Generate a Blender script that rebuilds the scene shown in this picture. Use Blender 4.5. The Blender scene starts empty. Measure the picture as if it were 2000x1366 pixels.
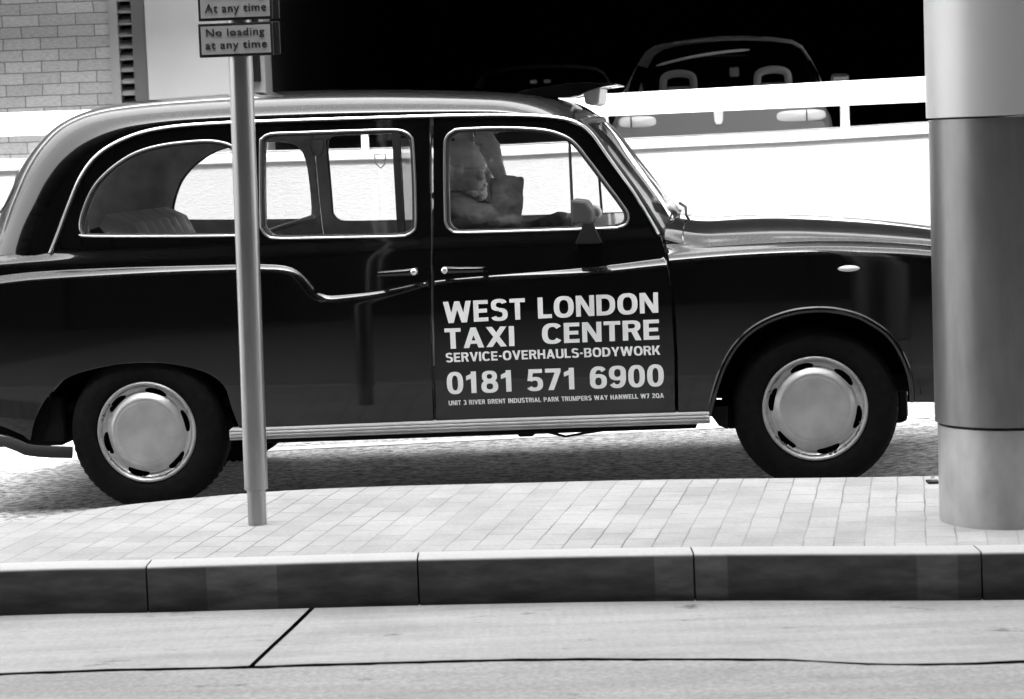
import bpy, bmesh, math, random
import numpy as np
from mathutils import Vector, Matrix
from mathutils.geometry import delaunay_2d_cdt
random.seed(5)
R = math.radians
SC = bpy.context.scene
COL = SC.collection

# ------------------------------------------------------------------ camera
CAMH, FPX = 1.53, 4444.0          # eye height, focal length in photo pixels (2000 wide)
PITCH, ROLL = math.atan(415.0 / FPX), R(2.2)
Fw = Vector((0, math.cos(PITCH), -math.sin(PITCH)))
Up0 = Vector((0, math.sin(PITCH), math.cos(PITCH)))
X0 = Vector((1, 0, 0))
Rt = X0 * math.cos(ROLL) - Up0 * math.sin(ROLL)
Up = Up0 * math.cos(ROLL) + X0 * math.sin(ROLL)
cam_d = bpy.data.cameras.new('camera')
cam = bpy.data.objects.new('camera', cam_d); COL.objects.link(cam)
cam.matrix_world = Matrix(((Rt.x, Up.x, -Fw.x, 0), (Rt.y, Up.y, -Fw.y, 0), (Rt.z, Up.z, -Fw.z, CAMH), (0, 0, 0, 1)))
cam_d.sensor_width = 36; cam_d.lens = FPX / 2000 * 36
cam_d.clip_start = .1; cam_d.clip_end = 2000
cam_d.dof.use_dof = True; cam_d.dof.focus_distance = 9.6; cam_d.dof.aperture_fstop = 5.6
SC.camera = cam

# ------------------------------------------------------------------ light
SUN_EL, SUN_AZ = R(60), R(188)     # high sun behind the camera: lights the far side of the street, the deck overhead shades this side
w = bpy.data.worlds.new("World"); SC.world = w; w.use_nodes = True
nt = w.node_tree; nt.nodes.clear()
sky = nt.nodes.new('ShaderNodeTexSky'); sky.sky_type = 'NISHITA'; sky.sun_disc = False
sky.sun_elevation = SUN_EL; sky.sun_rotation = SUN_AZ; sky.dust_density = 4; sky.air_density = 1.0
bw = nt.nodes.new('ShaderNodeRGBToBW'); bg = nt.nodes.new('ShaderNodeBackground'); wo = nt.nodes.new('ShaderNodeOutputWorld')
nt.links.new(sky.outputs[0], bw.inputs[0]); nt.links.new(bw.outputs[0], bg.inputs[0]); nt.links.new(bg.outputs[0], wo.inputs[0])
bg.inputs[1].default_value = .15
sd = bpy.data.lights.new('sun', 'SUN'); sd.energy = 2.0; sd.angle = R(1.5)
so = bpy.data.objects.new('sun', sd); COL.objects.link(so)
dirv = Vector((math.sin(SUN_AZ) * math.cos(SUN_EL), math.cos(SUN_AZ) * math.cos(SUN_EL), math.sin(SUN_EL)))
so.rotation_euler = dirv.to_track_quat('Z', 'Y').to_euler(); so.location = dirv * 40
vs = SC.view_settings; vs.view_transform = 'Standard'; vs.look = 'None'; vs.gamma = 1; vs.use_curve_mapping = False
vs.exposure = 3.2

# ------------------------------------------------------------------ materials
def node_mat(name, col=.5, rough=.6, spec=.5, metal=0., noise=0., nscale=20., bump=0., bscale=80., stretch=(1, 1, 1), ior=1.45, detail=6, coords='Object'):
    m = bpy.data.materials.new(name); m.use_nodes = True
    n = m.node_tree.nodes; l = m.node_tree.links; b = n['Principled BSDF']
    b.inputs['Base Color'].default_value = (col, col, col, 1)
    b.inputs['Roughness'].default_value = rough; b.inputs['Metallic'].default_value = metal
    b.inputs['Specular IOR Level'].default_value = spec; b.inputs['IOR'].default_value = ior
    if noise or bump:
        tc = n.new('ShaderNodeTexCoord'); mp = n.new('ShaderNodeMapping'); mp.inputs['Scale'].default_value = stretch
        l.new(tc.outputs[coords], mp.inputs[0])
    if noise:
        t = n.new('ShaderNodeTexNoise'); t.inputs['Scale'].default_value = nscale; t.inputs['Detail'].default_value = detail
        l.new(mp.outputs[0], t.inputs[0])
        r = n.new('ShaderNodeMapRange'); r.inputs[1].default_value = .3; r.inputs[2].default_value = .7
        r.inputs[3].default_value = col * (1 - noise); r.inputs[4].default_value = min(.9, col * (1 + noise))
        l.new(t.outputs['Fac'], r.inputs[0]); l.new(r.outputs[0], b.inputs['Base Color'])
        m['noise_out'] = 1
    if bump:
        t2 = n.new('ShaderNodeTexNoise'); t2.inputs['Scale'].default_value = bscale; t2.inputs['Detail'].default_value = 4
        l.new(mp.outputs[0], t2.inputs[0])
        bp = n.new('ShaderNodeBump'); bp.inputs['Strength'].default_value = bump; bp.inputs['Distance'].default_value = .01
        l.new(t2.outputs['Fac'], bp.inputs['Height']); l.new(bp.outputs[0], b.inputs['Normal'])
    return m

def paint_mat():
    # old gloss black with a film of dust and water spots on the surfaces that face up
    m = node_mat('black_paint', .006, .18, .12)
    n = m.node_tree.nodes; l = m.node_tree.links; b = n['Principled BSDF']
    tc = n.new('ShaderNodeTexCoord')
    t = n.new('ShaderNodeTexNoise'); t.inputs['Scale'].default_value = 130; t.inputs['Detail'].default_value = 8
    l.new(tc.outputs['Object'], t.inputs[0])
    g = n.new('ShaderNodeNewGeometry'); sx = n.new('ShaderNodeSeparateXYZ'); l.new(g.outputs['Normal'], sx.inputs[0])
    r = n.new('ShaderNodeMapRange'); r.inputs[1].default_value = .25; r.inputs[2].default_value = 1.; r.inputs[3].default_value = 0; r.inputs[4].default_value = 1
    l.new(sx.outputs['Z'], r.inputs[0])
    rn = n.new('ShaderNodeMapRange'); rn.inputs[1].default_value = .45; rn.inputs[2].default_value = .75; rn.inputs[3].default_value = .012; rn.inputs[4].default_value = .06
    l.new(t.outputs['Fac'], rn.inputs[0])
    mu = n.new('ShaderNodeMath'); mu.operation = 'MULTIPLY'; l.new(r.outputs[0], mu.inputs[0]); l.new(rn.outputs[0], mu.inputs[1])
    ad = n.new('ShaderNodeMath'); ad.operation = 'ADD'; ad.inputs[1].default_value = .001; l.new(mu.outputs[0], ad.inputs[0])
    l.new(ad.outputs[0], b.inputs['Base Color'])
    t3 = n.new('ShaderNodeTexNoise'); t3.inputs['Scale'].default_value = 5
    l.new(tc.outputs['Object'], t3.inputs[0])
    b.inputs['Coat Weight'].default_value = 1; b.inputs['Coat Roughness'].default_value = .045; b.inputs['Coat IOR'].default_value = 1.44
    bp = n.new('ShaderNodeBump'); bp.inputs['Strength'].default_value = .012; bp.inputs['Distance'].default_value = .01
    l.new(t3.outputs['Fac'], bp.inputs['Height']); l.new(bp.outputs[0], b.inputs['Normal'])
    return m

def glass_mat(name, tint=.9, rough=.0):
    m = bpy.data.materials.new(name); m.use_nodes = True
    n = m.node_tree.nodes; l = m.node_tree.links; n.clear()
    o = n.new('ShaderNodeOutputMaterial'); tr = n.new('ShaderNodeBsdfTransparent'); gl = n.new('ShaderNodeBsdfGlossy'); mx = n.new('ShaderNodeMixShader')
    g = n.new('ShaderNodeNewGeometry'); d = n.new('ShaderNodeVectorMath'); d.operation = 'DOT_PRODUCT'; l.new(g.outputs['Normal'], d.inputs[0]); l.new(g.outputs['Incoming'], d.inputs[1])
    prev = d.outputs['Value']
    for op, v in (('ABSOLUTE', 0), ('SUBTRACT', 1), ('POWER', 5), ('MULTIPLY_ADD', .92)):     # Schlick, the same from both sides
        q = n.new('ShaderNodeMath'); q.operation = op
        if op == 'SUBTRACT': q.inputs[0].default_value = 1; l.new(prev, q.inputs[1])
        else:
            l.new(prev, q.inputs[0])
            if op != 'ABSOLUTE': q.inputs[1].default_value = v
            if op == 'MULTIPLY_ADD': q.inputs[2].default_value = .06
        prev = q.outputs[0]
    tr.inputs[0].default_value = (tint, tint, tint, 1); gl.inputs[0].default_value = (1, 1, 1, 1); gl.inputs['Roughness'].default_value = .02
    l.new(prev, mx.inputs[0]); l.new(tr.outputs[0], mx.inputs[1]); l.new(gl.outputs[0], mx.inputs[2]); l.new(mx.outputs[0], o.inputs[0])
    return m

M = {}
M['paint'] = paint_mat()
M['chrome'] = node_mat('bright_trim', .75, .18, .5, 1.)
M['trimmetal'] = node_mat('dull_trim', .30, .30, .5, .9)
M['rubber'] = node_mat('rubber', .018, .6, .3)
M['tyre'] = node_mat('tyre_rubber', .005, .8, .08, noise=.4, nscale=40, bump=.2, bscale=60)
M['hub'] = node_mat('wheel_silver', .34, .34, .5, .45, noise=.22, nscale=7)
M['black'] = node_mat('matt_black', .006, .8, .1)
M['sill'] = node_mat('ribbed_aluminium', .32, .6, .4, .0, noise=.12, nscale=8)
M['trim'] = node_mat('interior_trim', .42, .7, .2, noise=.2, nscale=12)
M['seat'] = node_mat('seat_vinyl', .30, .45, .4, noise=.15, nscale=10)
M['glass'] = glass_mat('window_glass', .93)
M['darkglass'] = glass_mat('dark_glass', .93)
M['letter'] = node_mat('grey_lettering', .75, .6, .2)
M['knob'] = node_mat('lock_button', .7, .25, .5, .8)
M['skin'] = node_mat('skin', .42, .5, .4, noise=.12, nscale=30, bump=.15, bscale=90)
M['jacket'] = node_mat('jacket_cloth', .075, .9, .1, noise=.2, nscale=25, bump=.4, bscale=18)
M['hair'] = node_mat('grey_hair', .75, .9, .1, noise=.4, nscale=150, bump=.8, bscale=200)
M['concrete'] = node_mat('concrete', .5, .8, .2, noise=.1, nscale=6, bump=.2, bscale=60)

# ------------------------------------------------------------------ scene helpers
def mesh_obj(name, verts, faces, mat, parent=None, smooth=False, normals=None):
    me = bpy.data.meshes.new(name); me.from_pydata([tuple(v) for v in verts], [], [tuple(f) for f in faces]); me.update()
    o = bpy.data.objects.new(name, me); COL.objects.link(o)
    if mat: me.materials.append(mat)
    if smooth or normals is not None:
        me.polygons.foreach_set('use_smooth', [True] * len(me.polygons))
    if normals is not None: me.normals_split_custom_set_from_vertices([tuple(q) for q in normals])
    if parent: o.parent = parent
    return o
def empty(name, label, cat, loc=(0, 0, 0), rot=(0, 0, 0), group=None):
    o = bpy.data.objects.new(name, None); COL.objects.link(o); o.location = loc; o.rotation_euler = rot
    o['label'] = label; o['category'] = cat
    if group: o['group'] = group
    return o
def tag(o, label, cat, group=None):
    o['label'] = label; o['category'] = cat
    if group: o['group'] = group
    return o
def struct(o): o['kind'] = 'structure'; return o
class MB:
    def __init__(s): s.v = []; s.f = []
    def add(s, v, f):
        k = len(s.v); s.v += [Vector(q) for q in v]; s.f += [tuple(i + k for i in g) for g in f]; return s
    def box(s, a, b, bev=0.):
        bm = bmesh.new(); bmesh.ops.create_cube(bm, size=1)
        for v in bm.verts: v.co = Vector([(a[i] + b[i]) / 2 + v.co[i] * (b[i] - a[i]) for i in range(3)])
        if bev: bmesh.ops.bevel(bm, geom=bm.edges[:], offset=bev, segments=2, affect='EDGES', profile=.5)
        bm.verts.index_update(); s.add([v.co.copy() for v in bm.verts], [[v.index for v in f.verts] for f in bm.faces]); bm.free(); return s
    def tube(s, pts, rad, n=10, closed=False, flat=None):
        pts = [Vector(p) for p in pts]; N = len(pts); rings = []
        prev = None
        for i, p in enumerate(pts):
            if closed: t = pts[(i + 1) % N] - pts[i - 1]
            else: t = pts[min(i + 1, N - 1)] - pts[max(i - 1, 0)]
            t.normalize()
            if prev is None:
                a = Vector((0, 1, 0)) if abs(t.y) < .9 else Vector((1, 0, 0))
                a = (a - t * a.dot(t)).normalized()
            else: a = (prev - t * prev.dot(t)).normalized()
            prev = a; b = t.cross(a); r = rad[i] if isinstance(rad, (list, tuple)) else rad
            fa, fb = flat or (1, 1)
            rings.append([p + a * (math.cos(2 * math.pi * k / n) * r * fa) + b * (math.sin(2 * math.pi * k / n) * r * fb) for k in range(n)])
        v = [q for r_ in rings for q in r_]; f = []
        for i in range(N if closed else N - 1):
            j = (i + 1) % N
            for k in range(n): f.append((i * n + k, i * n + (k + 1) % n, j * n + (k + 1) % n, j * n + k))
        if not closed: f.append(tuple(range(n))[::-1]); f.append(tuple((N - 1) * n + k for k in range(n)))
        return s.add(v, f)
    def lathe(s, prof, n=64, axis='y', c=(0, 0, 0)):
        v = []; c = Vector(c)
        for (r, h) in prof:
            for k in range(n):
                a = 2 * math.pi * k / n; x, y = r * math.cos(a), r * math.sin(a)
                v.append(c + (Vector((x, h, y)) if axis == 'y' else Vector((x, y, h))))
        f = []
        for i in range(len(prof) - 1):
            for k in range(n): f.append((i * n + k, (i + 1) * n + k, (i + 1) * n + (k + 1) % n, i * n + (k + 1) % n))
        return s.add(v, f)
    def grid(s, P, loop=False):
        a, b = len(P), len(P[0]); v = [q for r_ in P for q in r_]
        f = [(i * b + j, i * b + (j + 1) % b, (i + 1) * b + (j + 1) % b, (i + 1) * b + j) for i in range(a - 1) for j in range(b if loop else b - 1)]
        return s.add(v, f)
    def prism(s, poly, a, b, axis='y'):
        n = len(poly)
        mk = (lambda p, h: (p[0], h, p[1])) if axis == 'y' else ((lambda p, h: (p[0], p[1], h)) if axis == 'z' else (lambda p, h: (h, p[0], p[1])))
        v = [mk(p, a) for p in poly] + [mk(p, b) for p in poly]
        f = [tuple(range(n)), tuple(range(2 * n - 1, n - 1, -1))] + [(i, n + i, n + (i + 1) % n, (i + 1) % n) for i in range(n)]
        return s.add(v, f)
    def build(s, name, mat, parent=None, smooth=False, bevel=0., angle=35):
        bm = bmesh.new(); vs_ = [bm.verts.new(q) for q in s.v]
        for g in s.f:
            try: bm.faces.new([vs_[i] for i in g])
            except ValueError: pass
        bmesh.ops.recalc_face_normals(bm, faces=bm.faces[:])
        me = bpy.data.meshes.new(name); bm.to_mesh(me); bm.free(); me.materials.append(mat)
        o = bpy.data.objects.new(name, me); COL.objects.link(o)
        if parent: o.parent = parent
        if smooth:
            me.polygons.foreach_set('use_smooth', [True] * len(me.polygons))
            if angle < 180: me.set_sharp_from_angle(angle=R(angle))
        if bevel:
            md = o.modifiers.new('bevel', 'BEVEL'); md.width = bevel; md.segments = 2; md.limit_method = 'ANGLE'
        return o

def ray(px, py): return (Fw * FPX + Rt * (px - 1000) + Up * (683 - py)).normalized()
EYE = Vector((0, 0, CAMH))
def atY(px, py, Y): d = ray(px, py); return EYE + d * (Y / d.y)
def atZ(px, py, z): d = ray(px, py); return EYE + d * ((z - CAMH) / d.z)
def catmull(pts, step):
    P = [Vector(p) for p in pts]; out = []
    for i in range(len(P) - 1):
        p0 = P[i - 1] if i else P[0] * 2 - P[1]; p1, p2 = P[i], P[i + 1]; p3 = P[i + 2] if i + 2 < len(P) else P[-1] * 2 - P[-2]
        n = max(1, int((p2 - p1).length / step))
        for k in range(n):
            t = k / n
            out.append(.5 * ((2 * p1) + (p2 - p0) * t + (2 * p0 - 5 * p1 + 4 * p2 - p3) * t * t + (3 * p1 - p0 - 3 * p2 + p3) * t ** 3))
    out.append(P[-1].copy()); return out
def closed_smooth(pts, step):
    P = [Vector(p) for p in pts]; N = len(P); out = []
    for i in range(N):
        p0, p1, p2, p3 = P[i - 1], P[i], P[(i + 1) % N], P[(i + 2) % N]; n = max(1, int((p2 - p1).length / step))
        for k in range(n):
            t = k / n
            out.append(.5 * ((2 * p1) + (p2 - p0) * t + (2 * p0 - 5 * p1 + 4 * p2 - p3) * t * t + (3 * p1 - p0 - 3 * p2 + p3) * t ** 3))
    return out
def resample(pts, n):
    P = [Vector(p) for p in pts]; d = [0.]
    for i in range(1, len(P)): d.append(d[-1] + (P[i] - P[i - 1]).length)
    out = []
    for k in range(n):
        s_ = d[-1] * k / (n - 1); i = min(max(np.searchsorted(d, s_, side='right') - 1, 0), len(P) - 2)
        t = (s_ - d[i]) / max(d[i + 1] - d[i], 1e-9); out.append(P[i].lerp(P[i + 1], t))
    return out
def inside(px, py, poly):
    x, y = np.asarray(px), np.asarray(py); r_ = np.zeros(x.shape, bool); n = len(poly)
    for i in range(n):
        x1, y1 = poly[i]; x2, y2 = poly[(i + 1) % n]
        if y1 == y2: continue
        c = ((y1 > y) != (y2 > y)) & (x < (x2 - x1) * (y - y1) / (y2 - y1) + x1); r_ ^= c
    return r_
def densify(poly, step):
    out = []
    for i in range(len(poly)):
        a, b = Vector(poly[i]), Vector(poly[(i + 1) % len(poly)]); n = max(1, int(math.ceil((b - a).length / step)))
        out += [a.lerp(b, k / n) for k in range(n)]
    return out
def shell(name, outer, holes, F, step, mat, parent, depth=.02, mirror=False, eps=2e-3, analytic=True, extra=()):
    """Curved sheet over a 2-D outline with holes; F(u,v) -> point. Its edges are turned in by depth."""
    polys = [densify(p, step) for p in [outer] + list(holes)]
    V = []; E = []
    for p in polys:
        k = len(V); V += [q.to_2d() for q in p]; E += [(k + i, k + (i + 1) % len(p)) for i in range(len(p))]
    O = [tuple(q[:2]) for q in polys[0]]; H = [[tuple(q[:2]) for q in p] for p in polys[1:]]
    us = [q[0] for q in O]; vs_ = [q[1] for q in O]
    gx, gy = np.meshgrid(np.arange(min(us) + step * .5, max(us), step), np.arange(min(vs_) + step * .5, max(vs_), step))
    gx, gy = gx.ravel(), gy.ravel(); ok = inside(gx, gy, O)
    for h in H: ok &= ~inside(gx, gy, h)
    gx, gy = gx[ok], gy[ok]; B = np.array([tuple(q) for q in V])
    if len(extra):
        ex = np.array(extra); ok = inside(ex[:, 0], ex[:, 1], O)
        for h in H: ok &= ~inside(ex[:, 0], ex[:, 1], h)
        ex = np.array([e for e in ex[ok] if np.min((B[:, 0] - e[0]) ** 2 + (B[:, 1] - e[1]) ** 2) > max(.3 * step, .0035) ** 2])
        V += [Vector(e) for e in ex]; B = np.vstack([B, ex])
    for i in range(len(gx)):
        if np.min((B[:, 0] - gx[i]) ** 2 + (B[:, 1] - gy[i]) ** 2) > (step * .45) ** 2: V.append(Vector((gx[i], gy[i])))
    rv, re_, rf, *_ = delaunay_2d_cdt(V, E, [], 0, 1e-6)
    C = np.array([[sum(rv[i][k] for i in f) / len(f) for k in (0, 1)] for f in rf])
    ok = inside(C[:, 0], C[:, 1], O)
    for h in H: ok &= ~inside(C[:, 0], C[:, 1], h)
    faces = [tuple(f) for f, k in zip(rf, ok) if k]
    used = sorted({i for f in faces for i in f}); mp = {u: i for i, u in enumerate(used)}
    faces = [tuple(mp[i] for i in f) for f in faces]; uv = [rv[u] for u in used]
    pts = []; nor = []
    for q in uv:
        p = F(q[0], q[1]); a = F(q[0] + eps, q[1]) - F(q[0] - eps, q[1]); b = F(q[0], q[1] + eps) - F(q[0], q[1] - eps)
        n_ = a.cross(b); n_.normalize(); pts.append(p); nor.append(n_)
    # orient faces with the analytic normals
    fo = []
    for f in faces:
        g = (pts[f[1]] - pts[f[0]]).cross(pts[f[2]] - pts[f[0]])
        fo.append(f if g.dot(nor[f[0]]) > 0 else f[::-1])
    cnt = {}
    for f in fo:
        for i in range(3): e = (f[i], f[(i + 1) % 3]); cnt[e] = cnt.get(e, 0) + 1
    bd = [e for e in cnt if (e[1], e[0]) not in cnt]
    n0 = len(pts); m2 = {}
    if depth:
        for e in bd:
            for i in e:
                if i not in m2:
                    m2[i] = len(pts); pts.append(pts[i].copy()); nor.append(Vector((0, 0, 0))); pts.append(pts[i] - nor[i] * depth); nor.append(Vector((0, 0, 0)))
        for a, b in bd: fo.append((m2[b], m2[a], m2[a] + 1, m2[b] + 1))
    if mirror:
        pts = [Vector((p.x, -p.y, p.z)) for p in pts]; nor = [Vector((q.x, -q.y, q.z)) for q in nor]; fo = [f[::-1] for f in fo]
    return mesh_obj(name, pts, fo, mat, parent, normals=nor if analytic else None)

# ================================================================== THE STREET
SLOPE = .012
def zr(X):                                     # carriageway beyond the island climbs gently to the right
    t = min(max((X + 2.2) / 4.6, 0), 1); return (t * 4.6 - .75) * SLOPE + .0
def mapr(n, l, src, a, b, c, d):
    r = n.new('ShaderNodeMapRange'); r.inputs[1].default_value = a; r.inputs[2].default_value = b; r.inputs[3].default_value = c; r.inputs[4].default_value = d
    l.new(src, r.inputs[0]); return r.outputs[0]
def mathn(n, l, op, a, b):
    m = n.new('ShaderNodeMath'); m.operation = op
    for i, q in enumerate((a, b)):
        if isinstance(q, (int, float)): m.inputs[i].default_value = q
        else: l.new(q, m.inputs[i])
    return m.outputs[0]
def tree(name, rough=.8, spec=.3):
    m = bpy.data.materials.new(name); m.use_nodes = True; n = m.node_tree.nodes; l = m.node_tree.links; b = n['Principled BSDF']
    b.inputs['Roughness'].default_value = rough; b.inputs['Specular IOR Level'].default_value = spec
    tc = n.new('ShaderNodeTexCoord'); return m, n, l, b, tc
def noise(n, l, tc, scale, stretch=(1, 1, 1), detail=6, rough=.55, rot=0):
    mp = n.new('ShaderNodeMapping'); mp.inputs['Scale'].default_value = stretch; mp.inputs['Rotation'].default_value = (0, 0, rot)
    l.new(tc.outputs['Object'], mp.inputs[0])
    t = n.new('ShaderNodeTexNoise'); t.inputs['Scale'].default_value = scale; t.inputs['Detail'].default_value = detail; t.inputs['Roughness'].default_value = rough
    l.new(mp.outputs[0], t.inputs[0]); return t.outputs['Fac']
def bumpn(n, l, b, h, s=.5, dist=.01, prev=None):
    p = n.new('ShaderNodeBump'); p.inputs['Strength'].default_value = s; p.inputs['Distance'].default_value = dist
    l.new(h, p.inputs['Height'])
    if prev: l.new(prev, p.inputs['Normal'])
    l.new(p.outputs[0], b.inputs['Normal']); return p.outputs[0]

# asphalt
m, n, l, b, tc = tree('asphalt', .9, .2)
f = noise(n, l, tc, 34, (.7, 1, 1), detail=7, rough=.8); g = noise(n, l, tc, 4, (1, 1, 1))
c = mathn(n, l, 'MULTIPLY', mapr(n, l, f, .38, .62, .06, .70), mapr(n, l, g, .3, .7, .85, 1.15)); l.new(c, b.inputs[0])
bumpn(n, l, b, f, .8, .012); M['asphalt'] = m
m, n, l, b, tc = tree('ground_tarmac', .8, .3)
l.new(mapr(n, l, noise(n, l, tc, 30), .3, .7, .12, .22), b.inputs[0]); M['ground'] = m
# block paving: 100 x 200 blocks in stretcher courses that run away from the kerb
PAV = R(-10.2)
m, n, l, b, tc = tree('block_paving', .9, .2)
mp = n.new('ShaderNodeMapping'); mp.inputs['Rotation'].default_value = (0, 0, R(-90) - PAV); l.new(tc.outputs['Object'], mp.inputs[0])
wn = n.new('ShaderNodeTexNoise'); wn.inputs['Scale'].default_value = 5; l.new(tc.outputs['Object'], wn.inputs[0])
vm = n.new('ShaderNodeVectorMath'); vm.operation = 'MULTIPLY_ADD'; vm.inputs[1].default_value = (.006, .012, 0)
l.new(wn.outputs['Color'], vm.inputs[0]); l.new(mp.outputs[0], vm.inputs[2])
def brick(w_, h_, mortar, smooth=.1, off=.5):
    t = n.new('ShaderNodeTexBrick'); t.inputs['Brick Width'].default_value = w_; t.inputs['Row Height'].default_value = h_
    t.inputs['Mortar Size'].default_value = mortar; t.inputs['Mortar Smooth'].default_value = smooth; t.inputs['Scale'].default_value = 1; t.offset = off
    t.inputs['Color1'].default_value = (0, 0, 0, 1); t.inputs['Color2'].default_value = (1, 1, 1, 1); t.inputs['Mortar'].default_value = (.5, .5, .5, 1)
    l.new(vm.outputs[0], t.inputs[0]); return t
t = brick(.2, .1, .0032, .2)
f1 = noise(n, l, tc, 3); f2 = noise(n, l, tc, 60, detail=8, rough=.8)
base = mapr(n, l, t.outputs['Color'], 0, 1, .350, .405)
base = mathn(n, l, 'MULTIPLY', base, mapr(n, l, f1, .3, .7, .84, 1.1)); base = mathn(n, l, 'MULTIPLY', base, mapr(n, l, f2, .3, .7, .86, 1.12))
f3 = noise(n, l, tc, 2.2, detail=2)
mo = mathn(n, l, 'MULTIPLY', t.outputs['Fac'], mapr(n, l, f3, .42, .62, .35, 1.0))
mx = n.new('ShaderNodeMix'); mx.data_type = 'FLOAT'; l.new(mo, mx.inputs[0]); l.new(base, mx.inputs[2]); mx.inputs[3].default_value = .16
l.new(mx.outputs[0], b.inputs[0]); q = bumpn(n, l, b, t.outputs['Fac'], -.6, .004); bumpn(n, l, b, f2, .2, .004, q); M['paving'] = m
# granite kerb
m, n, l, b, tc = tree('kerb_stone', .75, .3)
sp = n.new('ShaderNodeSeparateXYZ'); l.new(tc.outputs['Object'], sp.inputs[0])
f = noise(n, l, tc, 8, (1, 1, 3)); f2 = noise(n, l, tc, 70, detail=8, rough=.8)
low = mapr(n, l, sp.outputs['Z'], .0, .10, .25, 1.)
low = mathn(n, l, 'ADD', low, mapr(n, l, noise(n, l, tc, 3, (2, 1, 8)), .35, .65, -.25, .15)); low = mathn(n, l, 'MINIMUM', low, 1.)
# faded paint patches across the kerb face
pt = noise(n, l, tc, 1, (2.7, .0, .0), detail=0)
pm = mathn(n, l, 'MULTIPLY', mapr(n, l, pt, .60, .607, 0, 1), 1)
face = mathn(n, l, 'MULTIPLY', mathn(n, l, 'MULTIPLY', mapr(n, l, f, .3, .7, .035, .07), low), mapr(n, l, pm, 0, 1, 1, 1.7))  # front face darkened for dirt and for its shade; the top stays pale
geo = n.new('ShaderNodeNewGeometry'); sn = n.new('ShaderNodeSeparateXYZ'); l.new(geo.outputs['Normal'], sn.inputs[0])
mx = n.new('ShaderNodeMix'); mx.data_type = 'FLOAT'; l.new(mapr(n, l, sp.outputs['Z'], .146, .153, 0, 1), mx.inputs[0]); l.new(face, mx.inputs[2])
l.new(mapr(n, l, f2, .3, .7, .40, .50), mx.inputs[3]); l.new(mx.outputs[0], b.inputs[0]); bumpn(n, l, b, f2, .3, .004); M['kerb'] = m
# near concrete
def concrete(name, lo, hi, streak, spots):
    m, n, l, b, tc = tree(name, .8, .3)
    f = noise(n, l, tc, 5, (.25, 2.2, 1)); f2 = noise(n, l, tc, 48, detail=8, rough=.85); f3 = noise(n, l, tc, 9, (6, .5, 1), rot=PAV); f4 = noise(n, l, tc, 1.1, detail=8, rough=.7)
    c = mapr(n, l, f, .3, .7, lo, hi); c = mathn(n, l, 'MULTIPLY', c, mapr(n, l, f2, .3, .7, 1 - spots, 1 + spots * .6))
    c = mathn(n, l, 'MULTIPLY', c, mapr(n, l, f3, .3, .7, 1 - streak, 1 + streak)); c = mathn(n, l, 'MULTIPLY', c, mapr(n, l, f4, .4, .5, .9, 1.0))
    if spots > .15:
        f5 = noise(n, l, tc, 3.0, (1, 2, 1), detail=8, rough=.75); c = mathn(n, l, 'MULTIPLY', c, mapr(n, l, f5, .32, .40, .3, 1.0))
    l.new(c, b.inputs[0]); bumpn(n, l, b, f2, .35 + spots, .006); return m
M['channel'] = concrete('channel_concrete', .32, .41, .04, .22)
M['rough'] = concrete('rough_concrete', .32, .41, .02, .48)

g = MB().add([(-300, -60, -.12), (300, -60, -.12), (300, 1500, -.12), (-300, 1500, -.12)], [(0, 1, 2, 3)])
struct(g.build('ground', M['ground']))
P = [[(X, Y, zr(X)) for Y in (8.0, 9, 10, 11, 12, 13, 14, 15.2, 16.2)] for X in [-40, -12, -8] + list(np.arange(-6, 8, .5)) + [12, 40]]
struct(MB().grid(P).build('carriageway', M['asphalt'], smooth=True))
# white line beyond the taxi
ln = [[(X, Y, zr(X) + .004) for Y in (11.35, 11.45)] for X in np.arange(-8, 9, .5)]
M['roadpaint'] = node_mat('road_paint', .8, .6, .3, noise=.08, nscale=20)
struct(MB().grid(ln).build('road_marking', M['roadpaint']))

TOP = .155
front = [atZ(x, y, TOP) for x, y in ((10, 1113), (285, 1107), (820, 1092), (1365, 1082), (1990, 1078))]
back = [atZ(x, y, TOP) for x, y in ((30, 1017), (120, 1003), (250, 985), (480, 963), (700, 951), (1000, 943), (1300, 936), (1830, 929))]
front = [Vector((-5.2, 7.9, TOP)), Vector((-3.6, 7.52, TOP))] + front + [Vector((3.2, 6.98, TOP)), Vector((9, 5.6, TOP))]
back = [Vector((-5.2, 7.95, TOP)), Vector((-3.2, 8.05, TOP))] + back + [Vector((3.2, 8.62, TOP)), Vector((9, 8.1, TOP))]
Fr, Bk = catmull(front, .1), catmull(back, .1)
def yat(c, X):
    for i in range(len(c) - 1):
        if c[i].x <= X <= c[i + 1].x:
            t = (X - c[i].x) / max(c[i + 1].x - c[i].x, 1e-6); return c[i].y + (c[i + 1].y - c[i].y) * t
    return c[-1].y
KW = .125
pv = MB(); xs = list(np.arange(-5.1, 8.9, .1))
pv.grid([[(X, yat(Fr, X) + KW + .004, TOP - .002), (X, (yat(Fr, X) + KW + yat(Bk, X)) / 2, TOP - .001), (X, yat(Bk, X), TOP - .002), (X, yat(Bk, X) + .012, TOP - .012), (X, yat(Bk, X) + .012, -.1)] for X in xs])
struct(pv.build('pavement', M['paving']))
kb = MB(); x0 = atZ(285, 1107, TOP).x; L = .905
js = [x0 + L * k for k in range(-5, 11)]
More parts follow.
